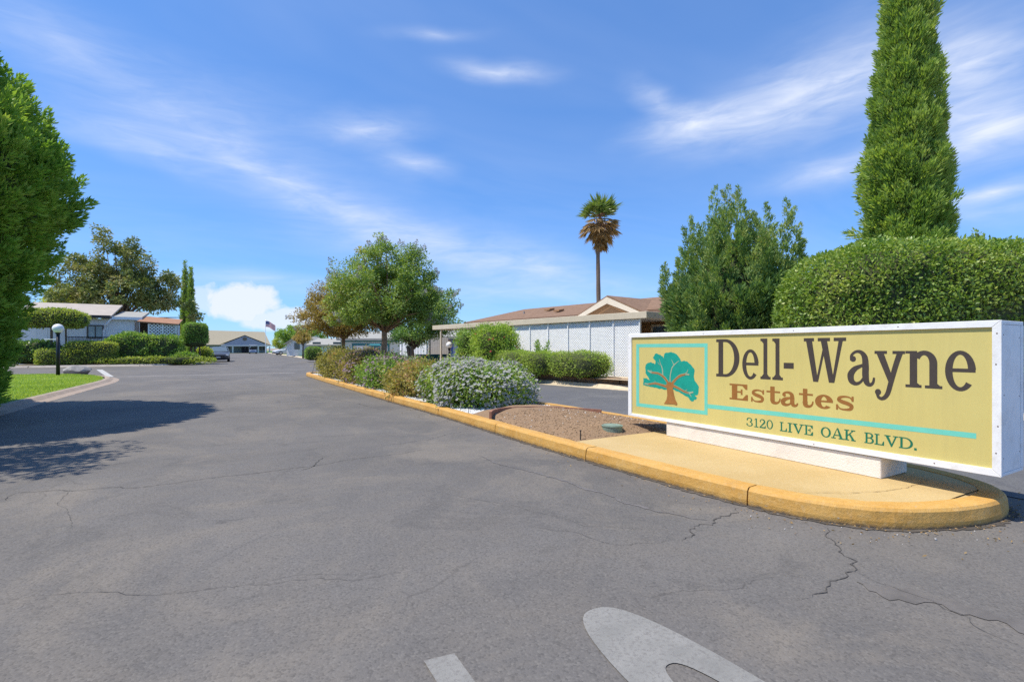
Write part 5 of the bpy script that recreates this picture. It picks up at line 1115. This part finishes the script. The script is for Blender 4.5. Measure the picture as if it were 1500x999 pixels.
# ------------------------------------------------------------------ clubhouse at the end of the road
def clubhouse():
    u = 153.0; X = lambda px: at_u(px, u); Z = lambda py: PU(350, py, u)[1] - .05
    cx = X(358); t = thing('clubhouse', 'low grey clubhouse with a broad tan roof at the end of the road', 'building', (cx, u, .05))
    mW = mat('grey_blue_wall', (.3, .33, .36), .8, .08, .8); mT = mat('pale_trim', (.6, .6, .58), .7)
    xl, xr_ = X(262) - cx, X(395) - cx; we = Z(504.5)
    box('wall', xl, xr_ - 1.0, .0, 20, 0, we, mW, t)
    zr = Z(484)
    MB().add([(xl - 1, -1.4, we - .1), (xr_ + .2, -1.4, we - .1), (xr_ - .8, 10, zr), (xl - 1, 10, zr + .3), (xl - 1, 21, we), (xr_ + .2, 21, we), (xl - 1, -1.4, we - .4), (xr_ + .2, -1.4, we - .4)], [(0, 1, 2, 3), (3, 2, 5, 4), (0, 6, 7, 1), (1, 7, 5, 2), (6, 4, 5, 7), (0, 3, 4, 6)]).build('roof', M_SHT, t)
    g0, g1, ga = X(322) - cx, X(393) - cx, Z(491.5)
    pr = MB().add([(g0, -6.0, we - .1), (0, -6.0, ga), (g1, -6.0, we - .1), (g0 * .2, 9.9, we + 1), (0, 9.0, ga + .02), (g1 * .2, 9.9, we + 1)], [(0, 1, 4, 3), (1, 2, 5, 4)]).build('porch_roof', M_SHT, t)
    MB().add([(g0 + .6, -5.8, we - .15), (g1 - .6, -5.8, we - .15), (0, -5.8, ga - .2), (g0 + .6, -5.6, we - .15), (g1 - .6, -5.6, we - .15), (0, -5.6, ga - .2)], [(0, 1, 2), (5, 4, 3), (0, 3, 4, 1), (1, 4, 5, 2), (2, 5, 3, 0)]).build('pediment', mat('pediment_blue', (.33, .36, .43), .8, .06, .8), pr)
    box('porch_beam', g0 + .4, g1 - .4, -5.9, -5.5, we - .55, we - .16, mT, t)
    for px in (323, 331, 341, 365, 377, 388, 393): x = X(px) - cx; box('column', x - .17, x + .17, -5.85, -5.55, 0, we - .56, mT, t)
    d = box('door', X(354) - cx, X(364) - cx, -.12, -.01, 0, Z(506.5), mat('plum_door', (.05, .04, .07), .5), t); box('handle', X(358.6) - cx, X(359.4) - cx, -.2, -.121, 1.0, 1.5, mT, d)
    for a, b in ((325.5, 330), (332, 337), (377.5, 382.5), (383.5, 388)):
        w = box('window', X(a) - cx, X(b) - cx, -.06, -.01, .6, Z(507), M_GLASS, t); box('sill', X(a) - cx - .1, X(b) - cx + .1, -.12, -.061, .45, .6, mT, w)
    MB().lathe([(.5, 0), (.5, .06), (0, .07)], 12).build('gable_vent', mat('vent_bronze', (.16, .13, .09), .6), pr).matrix_local = Matrix.Translation((0, -5.82, ga - 1.0)) @ Matrix.Rotation(R(90), 4, 'X')
    return t
clubhouse()
# flag and pole
p = G(389, 517.2); t = thing('flagpole', 'tall white flagpole before the clubhouse', 'flagpole', (p[0], p[1], .05))
Yd = p[0] * ST + p[1] * CT; Hp = (HZ - 470) / FPX * Yd + 1.3
MB().tube([(0, 0, -.1), (0, 0, Hp)], [.07, .045], 8).build('pole', M_WSID, t); MB().lathe([(0, -.1), (.09, 0), (0, .1)], 8, (0, 0, Hp + .08)).build('finial', mat('brass', (.5, .38, .12), .3, metal=1), t)
def flag_mat(kind):
    mt, nt, N, L, b = nodes_of('flag_' + kind); v = N.new('ShaderNodeTexCoord').outputs['UV']; sp = N.new('ShaderNodeSeparateXYZ'); L.new(v, sp.inputs[0])
    f = mth(N, L, 'GREATER_THAN', mth(N, L, 'FRACT', mth(N, L, 'MULTIPLY', sp.outputs[1], 6.5)), .5); c = mixc(N, L, f, (.6, .05, .06), (.75, .74, .74))
    can = mth(N, L, 'MULTIPLY', mth(N, L, 'LESS_THAN', sp.outputs[0], .4), mth(N, L, 'GREATER_THAN', sp.outputs[1], .462)); st = tex_noise(N, L, v, 40, 1, .5)
    c = mixc(N, L, can, c, ramp(N, L, st, [(.6, (.03, .05, .2)), (.64, (.5, .5, .55))])); L.new(c, b.inputs['Base Color']); b.inputs['Roughness'].default_value = .8; return mt
nx, nz = 16, 8; vs, fs = [], []; FL, FH = 2.5, 1.55
for i in range(nx + 1):
    for j in range(nz + 1):
        s_ = i / nx; vs.append((FL * s_ * .93, .18 * math.sin(s_ * 7 + j * .2) * s_, -.75 * s_ * s_ - .35 * s_ + FH * (j / nz - 1) + .1 * math.sin(s_ * 6)))
for i in range(nx):
    for j in range(nz): k = i * (nz + 1) + j; fs.append((k, k + nz + 1, k + nz + 2, k + 1))
fo = obj_from('flag', vs, fs, flag_mat('stripes'), None, (p[0] + .06, p[1], Hp - .05), True); tag(fo, 'striped flag with a blue canton flying from the pole', 'flag')
uv = fo.data.uv_layers.new(name='UVMap')
for l in fo.data.loops: i, j = divmod(l.vertex_index, nz + 1); uv.data[l.index].uv = (i / nx, j / nz)
fo.rotation_euler = (0, 0, -TH * .6)
# blue accessible-parking sign
p = G(341, 516.6); t = thing('parking_sign', 'small blue parking sign on a post before the clubhouse', 'sign', (p[0], p[1], .05))
MB().tube([(0, 0, 0), (0, 0, 2.6)], .05, 6).build('post', M_WSID, t); box('sign_plate', -.35, .35, -.06, -.02, 1.7, 2.6, mat('parking_blue', (.04, .08, .4), .5), t)

# ------------------------------------------------------------------ houses on the right, behind the island
def simple_house(name, label, pxl, pxr, py_eave, py_ridge, Yd, wallm, roofm, deep=8, gable=True, extra=None):
    a = PD(pxl, 510, Yd); b = PD(pxr, 510, Yd); w = (b - a).length; rz = math.atan2(b.y - a.y, b.x - a.x)
    t = thing(name, label, 'house', (a.x, a.y, .12), rz); e = (HZ - py_eave) / FPX * Yd + 1.18; r = (HZ - py_ridge) / FPX * Yd + 1.18
    box('wall', 0, w, 0, deep, 0, e, wallm, t)
    if gable:
        MB().add([(-.3, -.4, e - .1), (w / 2, -.4, r), (w + .3, -.4, e - .1), (-.3, deep, e - .1), (w / 2, deep, r), (w + .3, deep, e - .1), (-.3, -.4, e - .25), (w / 2, -.4, r - .18), (w + .3, -.4, e - .25)], [(0, 1, 4, 3), (1, 2, 5, 4), (0, 6, 7, 1), (1, 7, 8, 2)]).build('roof', roofm, t); MB().prism([(0, 0), (w, 0), (w / 2, r - e - .1)], 0, .05).build('gable_wall', wallm, t).matrix_local = Matrix.Translation((0, .02, e)) @ Matrix.Rotation(R(90), 4, 'X')
    else:
        MB().add([(-.3, -.4, e), (w + .3, -.4, e), (w + .3, deep / 2, r), (-.3, deep / 2, r), (-.3, deep, e), (w + .3, deep, e), (-.3, -.4, e - .18), (w + .3, -.4, e - .18)], [(0, 1, 2, 3), (3, 2, 5, 4), (0, 6, 7, 1)]).build('roof', roofm, t)
    return t, w, e
mTeal = mat('teal_trim', (.03, .17, .19), .6)
t, w, e = simple_house('mobile_home', 'white house with teal trim behind the crape myrtle trunks', 500, 603, 496, 484, 44, mat('pale_green_wall', (.55, .6, .56), .7, .06, 1), M_SHG, gable=False)
box('trim_band', -.05, w + .05, -.05, -.005, e - .3, e - .12, mTeal, t)
gd = box('garage_door', w * .18, w * .66, -.04, -.004, 0, e - .62, mat('white_door', (.7, .69, .66), .6), t)
for a in ((w * .18 - .16, w * .18, 0, e - .45), (w * .66, w * .66 + .16, 0, e - .45), (w * .18, w * .66, e - .61, e - .45)): box('door_trim', a[0], a[1], -.07, -.004, a[2], a[3], mTeal, t)
for i in range(1, 4): box('door_rail', w * .19, w * .65, -.055, -.041, i * .45, i * .45 + .04, mat('door_rail', (.55, .54, .52), .6), gd)
p = PD(549, 514, 41.5); q_ = box('mailbox_cabinet', -.45, .45, -.2, .2, -.05, .75, mTeal, None, .03); q_.location = (p.x, p.y, p.z - .3); tag(q_, 'dark teal cabinet before the white garage door', 'cabinet')
MB().tube([(0, 0, -1.0), (0, 0, -.05)], .06, 8).build('post', mTeal, q_); MB().add([(-.48, -.23, .75), (.48, -.23, .75), (.48, .23, .75), (-.48, .23, .75), (-.4, 0, .9), (.4, 0, .9)], [(0, 1, 5, 4), (2, 3, 4, 5), (1, 2, 5), (3, 0, 4)]).build('lid', mTeal, q_)
t, w, e = simple_house('mobile_home', 'white gabled house beyond the white car', 420, 452, 503, 492, 74, mat('white_wall_far', (.7, .7, .69), .7), M_SHG)
box('window', w * .35, w * .6, -.04, -.01, 1.0, 2.0, M_GLASS, t); box('door', w * .75, w * .92, -.04, -.01, 0, 2.0, mat('grey_door', (.4, .4, .42), .6), t)
t, w, e = simple_house('mobile_home', 'white house right of the far gabled house', 452, 512, 505, 495, 66, MATS['white_wall_far'], M_SHG, gable=False)
box('window', w * .1, w * .3, -.04, -.01, 1.0, 2.0, M_GLASS, t); box('window', w * .6, w * .8, -.04, -.01, 1.0, 2.0, M_GLASS, t)
t, w, e = simple_house('mobile_home', 'blue-trimmed tan house between fence and carport posts', 640, 720, 493, 478, 37, mat('tan_wall', (.42, .35, .27), .75), M_SHG, gable=False)
box('trim_band', -.05, w + .05, -.06, -.005, e - .25, e, mat('blue_trim', (.05, .1, .28), .6), t); d = box('door', w * .3, w * .52, -.05, -.004, 0, e - .35, mat('blue_door', (.22, .27, .5), .6), t); box('door_frame', w * .255, w * .3, -.06, -.004, 0, e - .255, MATS['blue_trim'], t); box('handle', w * .49, w * .5, -.09, -.051, .95, 1.05, M_BLK, d)
# white picket fence and taller grey board fence
def fence(name, label, A, B, h, pw, gap, m, capped=False):
    d = Vector(B) - Vector(A); L_ = d.length; t = thing(name, label, 'fence', (A[0], A[1], .12), math.atan2(d.y, d.x)); n = int(L_ / (pw + gap))
    for z in (h * .12, h * .82): box('rail', 0, L_, .014, .05, z, z + .08, m, t)
    me = None
    for i in range(n):
        x = i * (pw + gap); hh = h
        o = MB().prism([(0, 0), (pw, 0), (pw, hh - .03), (pw / 2, hh + .02), (0, hh - .03)], 0, .014).build('picket', m, t) if me is None else link('picket', me, m, t)
        me = o.data; o.matrix_local = Matrix.Translation((x, .014, .03)) @ Matrix.Rotation(R(90), 4, 'X')
    for i in range(int(L_ / 2.4) + 1):
        x = min(i * 2.4, L_); box('post', x - .06, x + .06, -.075, -.005, 0, h + .12, m, t)
    return t
a, b = PD(588, 510, 33), PD(628, 510, 31.5); fence('picket_fence', 'white vinyl picket fence behind the island shrubs', (a.x, a.y), (b.x, b.y), 1.5, .09, .05, M_WSID)
a, b = PD(629, 510, 33.5), PD(658, 510, 32.5); fence('board_fence', 'taller weathered grey board fence beside the white picket fence', (a.x, a.y), (b.x, b.y), 1.85, .14, .015, mat('grey_boards', (.34, .31, .28), .85, .2, 6))
p = PD(632, 520, 30.5); q_ = box('planter_box', -.9, .9, -.3, .3, 0, .75, mTeal, None, .02); q_.location = (p.x, p.y, .12); tag(q_, 'low teal planter box at the foot of the white picket fence', 'planter')
box('rim', -.96, .96, -.36, .36, .752, .8, mTeal, q_); MB().tube([(-.3, 0, .7), (-.3, 0, 1.9)], .03, 6).build('stake', M_WSID, q_)

# ------------------------------------------------------------------ globe lamps
M_GLOBE = mat('globe_white', (.8, .79, .78), .35, .03, 3)
def lamp(label, loc, Hh, r, arm=False):
    t = thing('globe_lamp', label, 'lamp post', loc, group='globe lamps')
    MB().tube([(0, 0, -.05), (0, 0, Hh - 2 * r + .02)], [r * .36, r * .32], 12).build('post', M_BLK, t, smooth=True)
    MB().lathe([(r * .36, -.05), (r * .5, .0), (r * .45, .05)], 14, (0, 0, Hh - 2 * r)).build('collar', M_BLK, t)
    pr = [(r * math.sin(math.pi * i / 14) * 1.0, r - r * math.cos(math.pi * i / 14)) for i in range(15)]; MB().lathe(pr, 24, (0, 0, Hh - 2 * r)).build('globe', M_GLOBE, t, smooth=True)
    if arm: MB().tube([(-.45, 0, Hh - 2 * r - .28), (0, 0, Hh - 2 * r - .28)], .018, 6).build('ladder_bar', M_WSID, t)
p = G(85, 553.5); lamp('black lamp post with white globe on the left corner lawn', (p[0], p[1], .09), 2.27, .2, True)
p = PD(214.5, 510, 38.6); lamp('smaller white globe lamp in front of the vine shrub', (p.x, p.y, .1), 2.0, .2)
p = PD(658, 510, 26.5); lamp('white globe lamp under the carport of the lattice house', (p.x, p.y, .12), 1.52, .17)
# boulder by the lamp
p = G(113, 549); bm = bmesh.new()
for q in sphere_dirs(40) * RNG.uniform(.8, 1.1, (40, 1)) * np.array([.55, .35, .28]): bm.verts.new(q)
bmesh.ops.convex_hull(bm, input=bm.verts); me = bpy.data.meshes.new('boulder'); bm.to_mesh(me); bm.free()
o = link('boulder', me, mat('grey_rock', (.3, .28, .26), .9, .25, 5, .5, 20), None, (p[0] + .1, p[1] - .4, .2)); tag(o, 'grey boulder on the lawn beside the black lamp post', 'boulder')
p = PD(40, 540, 31); 

# ================================================================== VEHICLES
M_TYRE = mat('tyre', (.015, .015, .016), .8); M_RIM = mat('alloy', (.5, .5, .52), .3, metal=.9); M_LAMP = mat('headlight', (.75, .77, .8), .1); M_TAIL = mat('tail_red', (.4, .02, .02), .2); M_PLATE = mat('number_plate', (.65, .65, .68), .5); M_PLST = mat('black_plastic_trim', (.015, .015, .017), .5)
def car(name, label, loc, rz, paint):
    """sedan, nose towards -y, built from cross sections"""
    t = thing(name, label, 'car', loc, rz)
    st = [(-2.28, .42, .60, .66, .70), (-2.2, .28, .72, .76, .84), (-1.9, .2, .80, .86, .89), (-1.35, .18, .88, .93, .9), (-.78, .18, .94, 1.0, .91), (.1, .18, .95, 1.0, .91), (.9, .18, .96, 1.02, .91), (1.45, .2, .98, 1.05, .9), (1.95, .24, .98, 1.06, .87), (2.2, .32, .9, .99, .82), (2.28, .45, .8, .86, .72)]
    V, F, k = [], [], 12
    for (y, zb, zs, zt, hw) in st:
        ring = [(-hw * .82, zb), (-hw * .97, zb + .1), (-hw, (zb + zs) / 2), (-hw * .985, zs - .06), (-hw * .93, zs), (-hw * .5, zt), (hw * .5, zt), (hw * .93, zs), (hw * .985, zs - .06), (hw, (zb + zs) / 2), (hw * .97, zb + .1), (hw * .82, zb)]; V += [(x, y, z) for x, z in ring]
    for i in range(len(st) - 1):
        for j in range(k): F.append((i * k + j, i * k + (j + 1) % k, (i + 1) * k + (j + 1) % k, (i + 1) * k + j))
    F += [list(range(k))[::-1], [(len(st) - 1) * k + j for j in range(k)]]
    def subd(o, lv=2):
        m = o.modifiers.new('s', 'SUBSURF'); m.levels = lv; m.render_levels = lv; return o
    subd(obj_from('body', V, F, paint, t, smooth=True))
    gh = [(-.95, .82, .96), (-.2, .66, 1.4), (.35, .64, 1.455), (.95, .64, 1.41), (1.75, .76, 1.02)]
    V, F = [], []
    for (y, w, z) in gh: V += [(-.84, y, .93), (-w, y, z - .04), (-w * .8, y, z), (w * .8, y, z), (w, y, z - .04), (.84, y, .93)]
    for i in range(4):
        for j in range(5): F.append((i * 6 + j, i * 6 + j + 1, (i + 1) * 6 + j + 1, (i + 1) * 6 + j))
    subd(obj_from('roof', V, F, paint, t, smooth=True), 2)
    def slab(n, P, m, th=.012):
        a, b, c = Vector(P[0]), Vector(P[1]), Vector(P[2]); nr = (b - a).cross(c - a).normalized() * th
        q = [Vector(x) for x in P]; return MB().add([x + nr for x in q] + [x - nr for x in q], [tuple(range(len(q))), tuple(range(2 * len(q) - 1, len(q) - 1, -1))] + [(i, (i + 1) % len(q), len(q) + (i + 1) % len(q), len(q) + i) for i in range(len(q))]).build(n, m, t)
    mg = mat('car_glass', (.12, .16, .19), .06, .1, 2, spec=.9)
    slab('windscreen', [(-.74, -.94, .985), (.74, -.94, .985), (.6, -.26, 1.395), (-.6, -.26, 1.395)], mg); slab('rear_window', [(.7, 1.68, 1.05), (-.7, 1.68, 1.05), (-.57, 1.04, 1.4), (.57, 1.04, 1.4)], mg)
    for s in (-1, 1):
        slab('side_window', [(s * .845, -.68, 1.0), (s * .72, -.16, 1.34), (s * .7, .36, 1.39), (s * .85, .36, 1.0)], mg, .02); slab('side_window', [(s * .85, .42, 1.0), (s * .7, .42, 1.39), (s * .7, .9, 1.345), (s * .82, 1.45, 1.03)], mg, .02)
        MB().box(s * .88 - .1 if s < 0 else s * .88 - .02, s * .88 + .02 if s < 0 else s * .88 + .1, -.66, -.54, .98, 1.1).build('mirror', paint, t, bevel=.025)
        MB().box(min(s * .5, s * .83), max(s * .5, s * .83), -2.235, -2.1, .58, .7).build('headlight', M_LAMP, t, bevel=.03); MB().box(min(s * .5, s * .8), max(s * .5, s * .8), 2.12, 2.245, .72, .86).build('tail_light', M_TAIL, t, bevel=.02)
        for y in (-1.38, 1.36):
            w = MB().lathe([(.2, -.1), (.31, -.105), (.33, -.07), (.33, .07), (.31, .105), (.2, .1)], 22).build('wheel', M_TYRE, t, smooth=False); w.matrix_local = Matrix.Translation((s * .8, y, .33)) @ Matrix.Rotation(R(90), 4, 'Y')
            MB().lathe([(0, .085 * s), (.06, .09 * s), (.2, .07 * s), (.21, .1 * s)], 18).build('rim', M_RIM, w)
    box('grille', -.5, .5, -2.3, -2.2, .5, .62, M_PLST, t, .01); box('air_intake', -.72, .72, -2.29, -2.12, .25, .42, M_PLST, t, .02); box('number_plate', -.17, .17, -2.325, -2.295, .4, .5, M_PLATE, t)
    return t
p = G(321, 530.3); car('parked_car', 'dark grey sedan parked facing the camera on the left kerb', (p[0] - .05, p[1] + 2.1, 0), 0, mat('car_dark_grey', (.09, .095, .11), .25, .05, 2, spec=.7, metal=.3))
p = G(421, 521.0); car('parked_car', 'silver-white sedan parked side-on at the far right lawn', (p[0], p[1], .13), R(-76), mat('car_silver', (.6, .62, .66), .25, .04, 2, spec=.6))
# golf cart by the clubhouse
p = G(370.5, 518.2); t = thing('golf_cart', 'small white-roofed golf cart before the clubhouse doors', 'golf cart', (p[0], p[1], 0))
MB().add([(-.75, -1.3, .35), (.75, -1.3, .35), (.7, -1.25, .9), (-.7, -1.25, .9), (-.75, 1.2, .35), (.75, 1.2, .35), (.72, -.5, .95), (-.72, -.5, .95), (.72, 1.2, .75), (-.72, 1.2, .75)], [(0, 1, 2, 3), (3, 2, 6, 7), (7, 6, 8, 9), (4, 9, 8, 5), (0, 4, 5, 1), (0, 3, 7, 9, 4), (1, 5, 8, 6, 2)]).build('body', mat('cart_blue_grey', (.3, .34, .42), .4), t)
box('roof', -.75, .75, -.7, 1.2, 1.95, 2.03, M_WSID, t, .02); box('seat', -.65, .65, .1, .6, .75, 1.0, M_PLST, t, .03); box('seat_back', -.65, .65, .6, .72, .9, 1.4, M_PLST, t, .03)
for s in (-1, 1):
    MB().tube([(s * .68, -.75, .9), (s * .66, -.55, 1.95)], .03, 6).build('roof_post', M_PLST, t); MB().tube([(s * .68, 1.1, .8), (s * .66, 1.1, 1.95)], .03, 6).build('roof_post', M_PLST, t)
    MB().box(min(s * .4, s * .62), max(s * .4, s * .62), -1.32, -1.26, .62, .75).build('headlight', M_LAMP, t)
    for y in (-.9, .85):
        w = MB().lathe([(.12, -.09), (.23, -.1), (.25, -.06), (.25, .06), (.23, .1), (.12, .09)], 16).build('wheel', M_TYRE, t); w.matrix_local = Matrix.Translation((s * .66, y, .25)) @ Matrix.Rotation(R(90), 4, 'Y'); MB().lathe([(0, .08 * s), (.13, .07 * s)], 12).build('rim', M_RIM, w)
